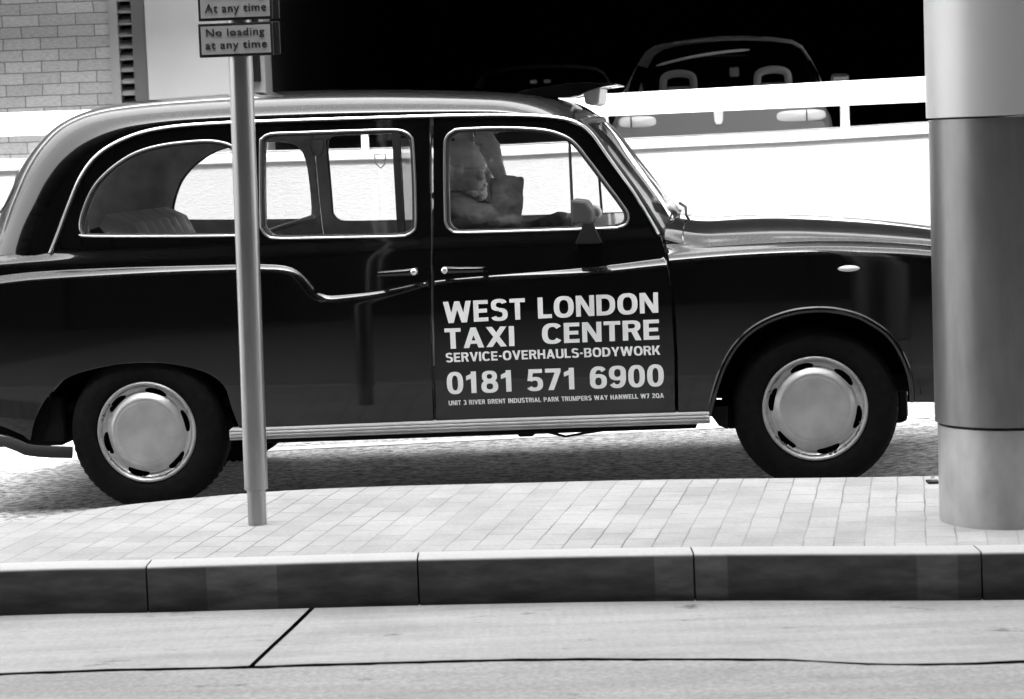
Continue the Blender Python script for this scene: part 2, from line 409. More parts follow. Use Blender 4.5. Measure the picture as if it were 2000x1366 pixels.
for i in range(len(js) - 1):
    a, b_ = js[i] + .003, js[i + 1] - .003
    if a < -5: continue
    prof = lambda X: [(X, yat(Fr, X) + KW, -.1), (X, yat(Fr, X) + KW, TOP), (X, yat(Fr, X) + .012, TOP + random.uniform(-.0004, .0004)), (X, yat(Fr, X) + .003, TOP - .005), (X, yat(Fr, X) + .0, TOP - .014), (X, yat(Fr, X) - .006, -.1)]
    rows = [prof(X) for X in np.linspace(a, b_, 8)]
    kb.grid(rows); k = len(kb.v); kb.f += [tuple(range(k - 6, k)), tuple(range(k - 48, k - 42))[::-1]]
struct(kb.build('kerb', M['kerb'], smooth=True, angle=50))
# concrete channel slabs in front of the kerb, then the rough slab the photograph starts on
jl = [atZ(x, y, 0) for x, y in ((10, 1316), (480, 1303), (1000, 1289), (1500, 1288), (1990, 1293))]
jl = catmull([Vector((-6, 6.95, 0)), Vector((-3.5, 6.62, 0))] + jl + [Vector((3.6, 6.4, 0)), Vector((9, 4.9, 0))], .02)
dg0, dg1 = atZ(490, 1302, 0), atZ(607, 1192, 0); dv = (dg1 - dg0) / (dg1.y - dg0.y)
def wob(X, s): return .004 * math.sin(X * 9 + s) + .004 * math.sin(X * 31 + 2 * s) + .004 * math.sin(X * 83 + s) * math.sin(X * 5.3)
def slab(mb, k0, k1):
    # skewed slab between two diagonal joints
    rows = []
    for t in np.linspace(0, 1, 60):
        r_ = []
        for s_ in (0, .008, .3, .6, 1.):
            Xm = k0 + .009 + (k1 - k0 - .018) * t
            Yn = yat(jl, Xm) + .018 + max(0, wob(Xm, 1)); Yf = yat(Fr, Xm) + .01
            Y = Yn + (Yf - Yn) * s_; X = Xm + (Y - dg0.y) * dv.x
            r_.append((X + wob(Y * 2, 3) * .6, Y, -.002 if s_ == 0 else 0.))
        rows.append(r_)
    mb.grid(rows)
sl = MB(); L2 = 3.6
for k in (-1, 0, 1): slab(sl, dg0.x + L2 * k, dg0.x + L2 * (k + 1))
struct(sl.build('road_channel', M['channel']))
rs = MB(); X_ = np.arange(-5.5, 8.5, .025)
rs.grid([[(X, -40, 0), (X, 2, 0), (X, yat(jl, X) - .04, 0.), (X, yat(jl, X) - .014 - abs(wob(X, 5)), -.001), (X, yat(jl, X) - .013 - abs(wob(X, 5)), -.05)] for X in X_])
struct(rs.build('near_road', M['rough']))
g = MB().add([(-5.4, 5, -.06), (8, 5, -.06), (8, 8.6, -.06), (-5.4, 8.6, -.06)], [(0, 1, 2, 3)])
struct(g.build('road_base', M['black']))

# ================================================================== THE TAXI
TH = R(7.0); TX = Matrix.Translation((-1.4584, 10.3707, .0096)) @ Matrix.Rotation(-TH, 4, 'Z') @ Matrix.Rotation(-.012, 4, 'Y')
TXi = TX.inverted()
taxi = empty('taxi', 'black old-style London taxi cab with white lettering on its front door, driver at the wheel', 'taxi')
taxi.matrix_world = TX
eyeL = TXi @ EYE
def LP(px, py, y):                              # photo pixel on the taxi's lengthwise plane y
    d = TXi.to_3x3() @ ray(px, py); t = (y - eyeL.y) / d.y; return eyeL + d * t
def smooth(a, b, x): t = min(max((x - a) / (b - a), 0), 1); return t * t * (3 - 2 * t)
def interp(tab, x):
    if x <= tab[0][0]: return tab[0][1]
    for i in range(len(tab) - 1):
        if x <= tab[i + 1][0]:
            a, b = tab[i], tab[i + 1]; p0 = tab[max(i - 1, 0)]; p3 = tab[min(i + 2, len(tab) - 1)]
            h = b[0] - a[0]; t = (x - a[0]) / h
            ma = ((b[1] - a[1]) / h if i == 0 else (b[1] - p0[1]) / (b[0] - p0[0])) * h; mb_ = ((b[1] - a[1]) / h if i + 2 >= len(tab) else (p3[1] - a[1]) / (p3[0] - a[0])) * h
            return (2 * t ** 3 - 3 * t * t + 1) * a[1] + (t ** 3 - 2 * t * t + t) * ma + (-2 * t ** 3 + 3 * t * t) * b[1] + (t ** 3 - t * t) * mb_
    return tab[-1][1]
WU = [(.15, .760), (.3, .782), (.5, .795), (.7, .799), (.9, .795), (1.04, .785), (1.12, .760), (1.3, .732), (1.6, .672), (1.8, .63)]
BG_ = [(-.9, .050), (-.3, .040), (.2, .026), (.75, .024), (1.2, .017), (1.6, .018), (2.1, .034), (2.6, .048), (3.6, .052)]
crease_px = [(-120, 560), (10, 541), (100, 533), (250, 526), (470, 520), (520, 520), (545, 521.5), (566, 526), (583, 535.5), (597, 549), (609, 564), (621, 575), (636, 580), (660, 579.5), (740, 571), (838, 552), (948, 541), (1144, 526), (1295, 508)]
crease = [LP(x, y, -.83) for x, y in crease_px]
wing_px = [(1295, 508), (1400, 499), (1500, 493), (1600, 490), (1700, 492), (1815, 499), (1900, 512), (1990, 540), (2060, 600)]
wing = [LP(x, y, -.80) for x, y in wing_px]
CR = [(p.x, p.z) for p in crease]; WG = [(p.x, p.z) for p in wing]
CRs = [(q.x, q.y) for q in catmull([Vector((a, b, 0)) for a, b in CR], .02)] + [(q.x, q.y) for q in catmull([Vector((a, b, 0)) for a, b in WG], .03)][1:]
CRa = np.array(CRs)
def zc(x): return interp(WG, x) if x > WG[0][0] else float(np.interp(x, CRa[:, 0], CRa[:, 1]))
A_, B_ = CRa[:-1], CRa[1:]; D_ = B_ - A_; DD = (D_ ** 2).sum(1)
def cdist(x, z):                                # signed distance below the crease line
    p = np.array((x, z)); t = np.clip(((p - A_) * D_).sum(1) / DD, 0, 1); q = A_ + D_ * t[:, None]; e = p - q; d2 = (e ** 2).sum(1); i = int(d2.argmin())
    s_ = D_[i][0] * e[i][1] - D_[i][1] * e[i][0]
    return math.sqrt(d2[i]) * (-1 if s_ > 0 else 1)
XF = 3.62
def plan(x, z):
    d = 0.
    if x < .1: d -= .06 * ((.1 - x) / 1.0) ** 2
    if x > 2.5: d -= .16 * ((x - 2.5) / 1.2) ** 2.6
    if x < .55 and z > 1.0: d -= .05 * smooth(1.072, 1.112, z) * ((-.1 - x) / .5) ** 2 if x < -.1 else 0
    return d
def wy(x, z):
    w_ = interp(WU, z) + plan(x, z) + interp(BG_, x) * (1 - (1 - min(max((cdist(x, z) + .006) / .052, 0), 1)) ** 2.6)
    return w_
def SF(x, z): return Vector((x, -wy(x, z), z))
def side(px, py):
    y = -.78
    for _ in range(7):
        p = LP(px, py, y); y = -wy(p.x, p.z)
    return Vector((p.x, p.z))
def poly(pts, step=None, sm=False): 
    q = [side(x, y) for x, y in pts]; return closed_smooth(q, step or .03) if sm else q

rail_px = [(98, 494), (108, 470), (136, 396), (157, 347), (185, 308), (224, 280), (280, 258), (350, 246), (448, 239.5), (600, 234), (750, 229.5), (850, 226.5), (960, 224.5), (1045, 226), (1103, 232), (1133, 243), (1156, 262), (1191, 311), (1235, 372), (1268, 425), (1287, 458)]
rail2 = [side(x, y) for x, y in rail_px]
railS = catmull(rail2, .02)
SEAM = LP(1112, 233, -.66).x
BX0, BX1 = 839, 846                            # gap between the doors (pixels)
def dn(x0, x1, off):                           # the rail between two photo x, shifted down: upper edge of a door
    pts = [p for p in rail_px if x0 < p[0] < x1]
    yy = lambda x: float(np.interp(x, [p[0] for p in rail_px], [p[1] for p in rail_px]))
    return [(x0, yy(x0) + off)] + [(p[0], p[1] + off) for p in pts] + [(x1, yy(x1) + off)]
q_win = [(156, 440), (163, 408), (183, 365), (217, 329), (262, 300), (315, 284), (385, 276), (425, 277), (455, 287), (470, 310), (476, 350), (478, 435), (470, 456), (450, 461), (180, 462), (162, 457)]
r_win = [(508, 288), (511, 272), (524, 263), (545, 260.5), (567, 260), (684, 256), (766, 254), (790, 258), (803, 268), (807, 283), (811, 361), (812, 434), (808, 450), (795, 459), (775, 462), (655, 464.5), (545, 466), (522, 461), (511, 448), (509, 430)]
f_win = [(868, 293), (872, 268), (884, 257), (900, 252.5), (986, 250), (1060, 254), (1100, 265), (1125, 282), (1150, 313), (1178, 350), (1217, 402), (1227, 421), (1224, 437), (1208, 444), (1190, 446), (1045, 451), (905, 454.5), (882, 451), (871, 438), (869, 410)]
arch_r = [(470, 838), (455, 800), (444, 763), (430, 744), (406, 728), (360, 714), (296, 707), (220, 712), (148, 729), (115, 748), (93, 772), (75, 800), (63, 832), (58, 862)]
arch_f = [(1385, 812), (1390, 790), (1400, 754), (1413, 718), (1429, 688), (1449, 663), (1472, 643), (1498, 628), (1523, 618), (1552, 610), (1585, 606), (1618, 606), (1650, 611), (1680, 620), (1706, 634), (1729, 650), (1748, 672), (1762, 697), (1773, 725), (1779, 755), (1780, 785)]
SILL = 842
def soft(pts, step=.010, n=1):                  # round an outline a little
    return [Vector(q) for q in closed_smooth([Vector(p) for p in pts], step)]
qw, rw, fw_ = (soft(poly(p)) for p in (q_win, r_win, f_win))
arR = [side(x, y) for x, y in arch_r]; arR = [Vector((q.x, q.y)) for q in catmull(arR, .02)]
arF = [side(x, y) for x, y in arch_f]; arF = [Vector((q.x, q.y)) for q in catmull(arF, .02)]
def sy(x):                                      # sill line in photo pixels
    return 838 - (x - 455) * (33. / 930)
# outlines
XT = []
for k in range(1, len(CRs) - 1):
    a, b = Vector(CRs[k - 1]), Vector(CRs[k + 1]); nn = (b - a).normalized(); nn = Vector((-nn.y, nn.x))
    for o in (-.02, -.009, -.005, 0, .007, .015, .025, .036, .047):
        q_ = Vector(CRs[k]) - nn * o
        XT.append(tuple(q_))
_d = {}
for p_ in XT:
    ky = (round(p_[0] / .005), round(p_[1] / .005))
    if not any((ky[0] + a, ky[1] + b) in _d and math.dist(_d[(ky[0] + a, ky[1] + b)], p_) < .0042 for a in (-1, 0, 1) for b in (-1, 0, 1)): _d[ky] = p_
XT = list(_d.values())
XT += [(x, z) for x in np.arange(-.9, .3, .02) for z in (1.06, 1.074, 1.083, 1.092, 1.101, 1.11, 1.125)]
quarter = poly([(102, 496)] + [(x, y + 2) for x, y in rail_px[1:8]] + [(448, 241), (486, 240), (487, 400), (494, 600), (500, sy(500)), (472, sy(472))]) + arR[1:] + poly([(45, 850), (10, 835), (-40, 820), (-85, 810), (-104, 760), (-106, 650), (-95, 560), (-60, 520), (10, 497)])
rdoor = poly(dn(489, BX0, 5) + [(BX0 + 1, 500), (BX0 + 7, sy(846)), (503, sy(503)), (497, 600), (490, 400)])
fd_gap = [(1290, 462), (1298, 490), (1306, 540), (1313, 620), (1317, 700), (1318, sy(1318))]
fdoor = poly(dn(BX1, 1285, 5) + fd_gap + [(BX1 + 6, sy(852)), (BX1 + 1, 500)])
body = taxi
for mir, sd_ in ((False, ''), (True, '')):
    rq = shell('rear_wing', quarter, [qw], SF, .035, M['paint'], taxi, .03, mir, extra=XT)
    rd = shell('rear_door', rdoor, [rw], SF, .032, M['paint'], taxi, .03, mir, extra=XT)
    fd = shell('front_door', fdoor, [fw_], SF, .032, M['paint'], taxi, .03, mir, extra=XT)
    sg = -1 if not mir else 1
    def onside(q, off=0.): p = SF(q[0], q[1]); return Vector((p.x, sg * (abs(p.y) + off), p.z))
    # inner trim with slightly smaller openings
    def SI(x, z): p = SF(x, z); return Vector((x, p.y + .055, z))
    for nm, out, win, par in (('inner_panel', quarter, qw, rq), ('door_trim', rdoor, rw, rd), ('door_trim', fdoor, fw_, fd)):
        c = sum((Vector(q) for q in win), Vector((0, 0))) / len(win)
        w2 = [c + (Vector(q) - c) * .955 for q in win]
        up = [Vector(q) for q in out if True]
        shell(nm, up, [w2], SI, .08, M['trim'], par, 0, mir, analytic=False)
    for nm, win, par in (('quarter_window', qw, rq), ('door_window', rw, rd), ('door_window', fw_, fd)):
        pw = shell(nm, win, [], lambda x, z: SF(x, z) + Vector((0, .014, 0)), .09, M['glass'], par, 0, mir, analytic=False)
        fr = MB().tube([onside(q, -.004) for q in win], .0065, 8, True).build('window_trim', M['trimmetal'], par, True)
        fr2 = MB().tube([onside(Vector(q), -.012) for q in [sum((Vector(k) for k in win), Vector((0, 0))) / len(win) * .026 + Vector(q) * .974 for q in win]], .008, 8, True).build('window_seal', M['rubber'], par, True)
    # vent divider bar of the front door window
    a, b_ = side(1111, 262), side(1119, 449)
    MB().tube([onside(a, -.012), onside(b_, -.012)], .006, 8).build('window_divider', M['rubber'], fd, True)
    # rail and sill strip
    MB().tube([onside(q, .006) for q in railS], .0085, 8, False, (1.0, .8)).build('drip_rail', M['chrome'], taxi, True)
    # wheel arch lips
    MB().tube([onside(q, -.004) for q in arF], .017, 10, False, (.9, .9)).build('wheel_arch_lip', M['paint'], taxi, True)
    MB().tube([onside(q, -.006) for q in arR], .005, 8).build('wheel_arch_lip', M['paint'], taxi, True)
    # door handles
    if True:
        for (hx, hy, kx, ex, par) in ((812, 530, 812, 742, rd), (872, 527, 872, 946, fd)):
            k = side(kx, hy); e = side(ex, hy + (5 if ex < kx else -1)); m1 = (k + e) / 2
            yk = lambda q, o: onside(q, o)
            hb = MB().tube([yk(k, -.01), yk(k, .028), yk(k.lerp(e, .12), .042), yk(k.lerp(e, .3), .045), yk(k.lerp(e, .8), .045), yk(k.lerp(e, .97), .038), yk(e, .02), yk(e, -.01)], [.017, .017, .016, .014, .013, .013, .013, .012], 12).build('door_handle', M['paint'], par, True)
            kb_ = MB().lathe([(.0001, -.062), (.008, -.061), (.0135, -.056), (.0145, -.045), (.0145, .0)], 16, 'y').build('lock_button', M['knob'], hb, True)
            kb_.location = (k.x, 0, k.y); p = onside(k, 0); kb_.location.y = p.y
            if mir: kb_.scale = (1, -1, 1)
    # sill strip: ribbed kick plate
    s0, s1 = side(453, 848), side(1386, 815)
    rows = []
    hgt = .052
    for t in np.linspace(0, 1, 24):
        c = s0.lerp(s1, t); prof = []
        for k in range(13):
            u = k / 12; o = .032 + (.004 if k % 3 else .0) + .006 * math.sin(u * math.pi)
            if k in (0, 12): o = -.03
            prof.append(Vector((c.x, sg * (wy(c.x, .34) + o), c.y - hgt / 2 + hgt * u - (.035 if False else 0))))
        rows.append(prof)
    ss = MB().grid(rows); k = len(ss.v); ss.f += [tuple(range(13)), tuple(range(k - 13, k))]
    ss.build('sill_strip', M['sill'], taxi)
    if not mir: near = dict(rq=rq, rd=rd, fd=fd)

# ---- front clip: wings and bonnet as one family of sections
zb_t = [(p.x, p.z) for p in (LP(x, y, -.54) for x, y in ((1300, 462), (1340, 459), (1500, 455), (1600, 457), (1815, 473), (1900, 488), (1990, 520), (2060, 590)))]
zt_t = [(p.x, p.z) for p in (LP(x, y, 0) for x, y in ((1300, 434), (1345, 428), (1400, 423), (1480, 419.5), (1560, 420), (1700, 428), (1815, 440), (1920, 458), (2020, 490), (2090, 560)))]
_sec = {}
PV = .11
def section(x):
    k_ = round(x, 5)
    if k_ in _sec: return _sec[k_]
    z0 = zc(x); w0 = wy(x, z0 - .03); s = w0 / .85; zb = interp(zb_t, x); zt = interp(zt_t, x)
    ye, ze = w0 - .0371, z0 - .03 + .0483
    nr = interp([(2.05, .165), (2.3, .12), (2.7, .05), (3.1, .01), (3.6, -.04)], x)
    bon = [(ye, ze), (.73 * s, z0 + .034), (.645 * s, z0 + .034), (.603 * s, z0 + .030), (.578 * s, z0 + .045), (.560 * s, zb - .012), (.53 * s, zb + .004), (.44 * s, zb + .45 * (zt - zb)), (.30 * s, zb + .78 * (zt - zb)), (.15 * s, zt - .004), (0, zt)]
    cow = [(ye, ze), (.797, z0 + .05), (.79, z0 + .08), (.775, 1.085), (.74, 1.103), (.68, 1.115), (.6, 1.125), (.45, 1.135), (.3, 1.145), (.15, 1.15), (0, 1.152)]
    k = smooth(2.10, 2.42, x)
    bon = [(q[0] + nr * ((0, .25, .7, 1, 1)[j] if j < 5 else min(1, q[0] / .56)), q[1]) for j, q in enumerate(bon)]
    pts = [(-(a[0] * k + b[0] * (1 - k)), a[1] * k + b[1] * (1 - k)) for a, b in zip(bon, cow)]
    _sec[k_] = (z0, w0, pts); return _sec[k_]
def FF(x, v):
    z0, w0, pts = section(x)
    if v <= -.03: z = z0 + v; return Vector((x, -wy(x, z), z))
    if v < .042:
        a = (v + .03) / .072 * 1.31; return Vector((x, -(w0 - .05 * (1 - math.cos(a))), z0 - .03 + .05 * math.sin(a)))
    u = (v - .042) / PV; i = min(int(u), len(pts) - 2); t = u - i
    p = [Vector(q) for q in pts]; p1, p2 = p[i], p[i + 1]; p0 = p[i - 1] if i else p1 * 2 - p2; p3 = p[i + 2] if i + 2 < len(p) else Vector((-p[i].x, p[i].y))
    q = .5 * ((2 * p1) + (p2 - p0) * t + (2 * p0 - 5 * p1 + 4 * p2 - p3) * t * t + (3 * p1 - p0 - 3 * p2 + p3) * t ** 3)
    return Vector((x, q.x, q.y))
VV = .042 + 3 * PV; VC = .042 + 10 * PV
def xv(q): return Vector((q[0], q[1] - zc(q[0])))
gap2 = [(x + 7, y) for x, y in fd_gap]
bx = LP(1337, 470, -.6).x
frontlow = [side(1325, sy(1325)), side(1384, sy(1384))] + arF[1:] + [side(1800, 786), side(1900, 790), Vector((XF - .03, .42)), Vector((XF, .60)), Vector((XF, .80))]
gx0 = side(1298, 480).x
wo = [xv(q) for q in frontlow] + [Vector((XF - .02, -.02)), Vector((XF - .06, VV))] + [Vector((gx0, VV))] + [xv(side(x, y)) for x, y in gap2[1:]]
XW = [(x, v) for x in np.arange(2.1, 3.62, .02) for v in (-.03, -.018, -.010, -.002, .006, .014, .022, .030, .042)] + [(x, VV - PV * .35) for x in np.arange(2.1, 3.6, .02)]
XB = [(x, .042 + PV * u) for x in np.arange(2.1, 3.62, .02) for u in (3.15, 3.4, 3.7, 4.0, 4.3, 4.6, 4.85, 5.1, 5.4, 5.7, 6.0, 6.4)]
for mir in (False, True):
    fw2 = shell('front_wing', wo, [], FF, .032, M['paint'], taxi, .03, mir, analytic=True, extra=XW)
    sg = 1 if mir else -1
    # side repeater
    rp = side(1656, 525); pp = SF(rp.x, rp.y)
    lz = MB(); N = 14
    lz.grid([[Vector((rp.x + .048 * math.cos(a) * r, sg * (-pp.y + .010 * (1 - r * r)), rp.y + .013 * math.sin(a) * r)) for a in np.linspace(0, 2 * math.pi, 20)] for r in (0.01, .5, .8, 1)])
    lz.build('side_lamp', node_mat('side_lamp_lens', .6, .2, .5), fw2, True)
    cw = shell('cowl', [Vector((gx0, VV + .004)), Vector((bx - .004, VV + .004)), Vector((bx - .004, VC)), Vector((gx0, VC))], [], FF, .03, M['paint'], taxi, 0, mir, extra=XB)
    bo = [Vector((bx, VV + .006)), Vector((XF - .07, VV + .006)), Vector((XF - .07, VC)), Vector((bx, VC))]
    shell('bonnet', bo, [], FF, .032, M['paint'], taxi, .0 , mir, extra=XB)
# bonnet hinge pin seen on the valley
hp = LP(1358, 488, -.66)
MB().tube([hp, hp + Vector((0, 0, .012))], .011, 12).build('hinge_pin', M['chrome'], taxi, True)

# ---- roof, back panel and windscreen: one family of arches between the two rails
cen_px = [(4, 497), (14, 470), (40, 402), (74, 330), (108, 280), (150, 240), (210, 213), (300, 197), (450, 185), (600, 178), (750, 175.5), (900, 177.5), (1000, 181.5), (1060, 187), (1112, 198), (1140, 209), (1163, 224)]
cen_ws = [(1163, 224), (1195, 260), (1232, 305), (1273, 352), (1305, 390), (1331, 424)]
def to3(q): return Vector(SF(q[0], q[1]))
iR = min(range(len(railS)), key=lambda i: abs(railS[i][0] - LP(1120, 238, -.67).x))
rr = [to3(q) for q in railS[:iR + 1]]; rw_ = [to3(q) for q in railS[iR:]]
cc = catmull([LP(x, y, 0) for x, y in cen_px], .02); cw_ = catmull([LP(x, y, 0) for x, y in cen_ws], .02)
NT = 200
rr, cc = resample(rr, NT), resample(cc, NT)
rr[0].z -= .0
def arch(r, c, s, flat):                        # s: 1 rail .. 0 centre
    s_ = min(abs(s), 1.); n1 = 2.7; m1 = 2.1
    o1 = (1 - s_ ** n1) ** (1 / m1); o2 = 1 - s_ ** 2.3; o = o1 * (1 - flat) + o2 * flat
    y = r.y * s_ * (1 if s > 0 else -1)
    return Vector((r.x + (c.x - r.x) * o, y, r.z + (c.z - r.z) * o))
ss_ = [math.cos(a) for a in np.linspace(0, math.pi, 121)]
ss_ = [math.copysign(1 - (1 - abs(s)) ** 1.15, s) if abs(s) < 1 else s for s in ss_]
rows = []
for i in range(NT):
    fl = smooth(NT * .86, NT - 1, i) * 1.0
    rows.append([arch(rr[i], cc[i], s, fl) for s in ss_])
# rear window: drop the quads in the opening
mbR = MB(); mbR.grid(rows)
def rw_in(i, j):
    t = i + .5; s = (ss_[j] + ss_[j + 1]) / 2; z = (rows[i][j].z + rows[i + 1][j + 1].z) / 2
    zc_, hz, hy = 1.355, .125, .52
    y = rows[i][j].y
    if t > NT * .45: return False
    return (abs(y / hy) ** 2.6 + abs((z - zc_) / hz) ** 2.6) < 1
nb = len(ss_)
keep = [f for k, f in enumerate(mbR.f) if not rw_in(k // (nb - 1), k % (nb - 1))]
hole = [f for k, f in enumerate(mbR.f) if rw_in(k // (nb - 1), k % (nb - 1))]
mbR.f = keep
roof = mbR.build('roof', M['paint'], taxi, True, angle=60)
gh = MB(); gh.v = [v.copy() for v in mbR.v]; gh.f = hole; 
if hole: gh.build('rear_window', M['glass'], roof, True)
def back_pt(yv, zv):
    lo = 0
    for i in range(NT - 1):
        pa_, pb_ = arch(rr[i], cc[i], -yv / abs(rr[i].y), 0), arch(rr[i + 1], cc[i + 1], -yv / abs(rr[i + 1].y), 0)
        if pa_.z <= zv <= pb_.z: return pa_.lerp(pb_, (zv - pa_.z) / max(pb_.z - pa_.z, 1e-6))
    return pa_
fr_ = []
for a in np.linspace(0, 2 * math.pi, 80, endpoint=False):
    c_, s_ = math.cos(a), math.sin(a); q_ = back_pt(.52 * math.copysign(abs(c_) ** .77, c_), 1.355 + .125 * math.copysign(abs(s_) ** .77, s_)); fr_.append(q_ + Vector((.006, 0, 0)))
MB().tube(fr_, .010, 8, True).build('rear_window_seal', M['rubber'], roof, True)
# head lining under the roof
ln_ = MB(); lrow = [[p + (Vector((min(max(rr[i].x, .1), 1.7), 0, 1.15)) - p).normalized() * .035 for p in rows[i]] for i in range(NT)]
ln_.grid(lrow); ln_.f = [f for k, f in enumerate(ln_.f) if not rw_in(k // (nb - 1), k % (nb - 1)) and 1 <= k % (nb - 1) < nb - 2 and k // (nb - 1) > 2]
ln_.build('head_lining', M['trim'], roof, True)
# windscreen
NW = 24
rW, cW = resample(rw_, NW), resample(cw_, NW)
sA = .93
def wsrow(i, s0, s1, n, off=0): return [arch(rW[i], cW[i], s, 1.) + Vector((off, 0, off * .6)) for s in np.linspace(s0, s1, n)]
ws = MB().grid([wsrow(i, sA, -sA, 31, -.004) for i in range(1, NW)]).build('windscreen', M['glass'], taxi, True)
for sg, a, b in ((-1, 1., sA), (1, -1., -sA)):
    ap = MB().grid([wsrow(i, a, b, 5) for i in range(NW)]); ap.build('windscreen_pillar', M['paint'], taxi, True)
    ins = MB().grid([[p + Vector((-.035, 0, -.02)) for p in wsrow(i, a * .98, b * .97, 3)] for i in range(NW)]).build('pillar_trim', M['trim'], taxi, True)
edge = [arch(rW[i], cW[i], sA, 1.) for i in range(1, NW)] + [arch(rW[-1], cW[-1], s, 1.) for s in np.linspace(sA, -sA, 14)[1:-1]] + [arch(rW[i], cW[i], -sA, 1.) for i in range(NW - 1, 0, -1)] + [arch(rW[1], cW[1], s, 1.) for s in np.linspace(-sA, sA, 14)[1:-1]]
MB().tube(edge, .011, 8, True).build('windscreen_seal', M['rubber'], ws, True)
# wipers
for y0 in (-.30,):
    p0 = arch(rW[-1], cW[-1], y0 / -.8, 1.) + Vector((.04, 0, .02))
    q0 = arch(rW[-3], cW[-3], (y0 + .42) / -.8, 1.) + Vector((.02, 0, .015))
    wp = MB().tube([p0 + Vector((.02, 0, -.03)), p0, p0.lerp(q0, .5) + Vector((.012, 0, .01)), q0], .006, 6).build('wiper', M['rubber'], ws, True)

# ---- tail: boot lid and rear face
bz = [(-.88, .60), (-.86, .76), (-.80, .90), (-.70, .97), (-.55, 1.02), (-.40, 1.06)]
q0 = side(102, 496); rows2 = []
rear_edge = [q for q in quarter if q[0] < q0.x + .01 and q[1] > .7]
re3 = sorted([(float(q[0]), float(q[1])) for q in rear_edge], key=lambda t: (t[0] + (0 if t[1] > .9 else (t[1] - .9))))
re3 = sorted([(float(q[0]), float(q[1])) for q in rear_edge], key=lambda t: -t[1] + -2 * t[0])
xs_ = sorted(set(round(a, 4) for a, b in re3))
tail = [Vector(q) for q in quarter]
k0 = min(range(len(tail)), key=lambda i: (tail[i] - side(10, 497)).length); k1 = min(range(len(tail)), key=lambda i: (tail[i] - side(-85, 810)).length)
seq = [side(98, 496)] + [tail[i] for i in range(k0, k1 - 1, -1)]
seq = catmull([Vector(q) for q in seq], .04)
rows2 = []
for i, q in enumerate(seq):
    p = to3(q); f_ = i / (len(seq) - 1); bulge = .05 * math.sin(min(f_ * 3, 1) * math.pi / 2)
    n_ = (seq[min(i + 1, len(seq) - 1)] - seq[max(i - 1, 0)]).normalized(); out = Vector((n_.y, -n_.x)) 
    if out.x > 0: out = -out
    if i < 4: out = Vector((-.3, 1)).normalized()
    rows2.append([Vector((p.x + out.x * bulge * (1 - s * s), p.y * s, p.z + out.y * bulge * (1 - s * s))) for s in np.linspace(1, -1, 25)])
bt = MB().grid(rows2).build('boot', M['paint'], taxi, True, angle=60)
# rear bumper with its end turned round the corner
bp_ = [LP(142, 884, -.80), LP(100, 883, -.83), LP(50, 878, -.83), LP(12, 862, -.81)]
bl = bp_[-1]; zz = bl.z
pathb = bp_[:3] + [bl, Vector((-.86, -.72, zz + .02)), Vector((-.95, -.5, zz + .03)), Vector((-.97, 0, zz + .03)), Vector((-.95, .5, zz + .03)), Vector((-.86, .72, zz + .02))] + [Vector((p.x, -p.y, p.z)) for p in bp_[2::-1]]
MB().tube(catmull(pathb, .04), .026, 12, False, (.5, 1)).build('rear_bumper', M['rubber'], taxi, True)
MB().tube([p + Vector((-.004, 0, .022)) for p in catmull(pathb, .04)], .005, 8).build('bumper_trim', M['chrome'], taxi, True)
# front bumper, grille, lamps (behind the round pillar)
zz = .47
MB().tube(catmull([Vector((3.36, -.86, zz)), Vector((3.55, -.84, zz)), Vector((3.72, -.66, zz)), Vector((3.78, 0, zz)), Vector((3.72, .66, zz)), Vector((3.55, .84, zz)), Vector((3.36, .86, zz))], .05), .05, 12, False, (.5, 1)).build('front_bumper', M['chrome'], taxi, True)
gr = MB().prism([(-.30, .55), (.30, .55), (.33, .90), (.24, .97), (-.24, .97), (-.33, .90)], 3.50, 3.60, 'x').build('grille', M['black'], taxi)
gb = MB()
for k in range(11): gb.box((3.60, -.27 + .054 * k - .006, .57), (3.615, -.27 + .054 * k + .006, .94))
gb.build('grille_bars', M['chrome'], gr)
MB().box((3.44, -.78, .45), (3.54, .78, .9), .03).build('front_panel', M['paint'], taxi)
for s in (-1, 1):
    MB().lathe([(.11, -.02), (.115, .05), (.10, .07), (.001, .085)], 32, 'y').build('headlamp', M['knob'], taxi, True).matrix_local = Matrix.Translation((3.53, s * .53, .76)) @ Matrix.Rotation(R(-90), 4, 'Z')

# ---- underbody, arch liners, exhaust
ub = MB()
ub.box((-.80, -.55, .36), (3.45, .55, .44), .01); ub.box((.40, -.70, .255), (2.32, .70, .33), .01)
ub.box((.55, -.36, .235), (1.2, .3, .30), .01); ub.box((1.55, -.55, .225), (1.62, .55, .29), .01)
ub.box((-.85, -.74, .40), (-.42, .74, .5), .01); ub.box((2.42, -.5, .22), (3.2, .5, .40), .03)
ub.tube([(2.3, .2, .23), (1.7, .25, .22), (.9, .25, .215), (.5, .3, .25), (-.1, .45, .42), (-.6, .45, .33), (-.9, .45, .32)], .025, 10)
ub.tube([(1.65, -.45, .235), (1.75, -.5, .215), (1.82, -.5, .225), (1.95, -.5, .24)], .006, 6)
ub.tube([(0, -.62, .33), (0, .62, .33)], .045, 12); ub.tube([(2.81, -.6, .30), (2.81, .6, .30)], .035, 12)
ub.build('underbody', M['black'], taxi)
for cx, r0 in ((0, .44), (2.81, .43)):
    for s in (-1, 1):
        P = [[Vector((cx + r0 * math.cos(a) * (1 if k < 2 else .0), s * (.80 if k == 0 else .48), .36 + r0 * math.sin(a) * (1 if k < 2 else 0))) for k in range(3)] for a in np.linspace(R(2), R(178), 30)]
        MB().grid(P).build('wheel_housing', M['black'], taxi, True)
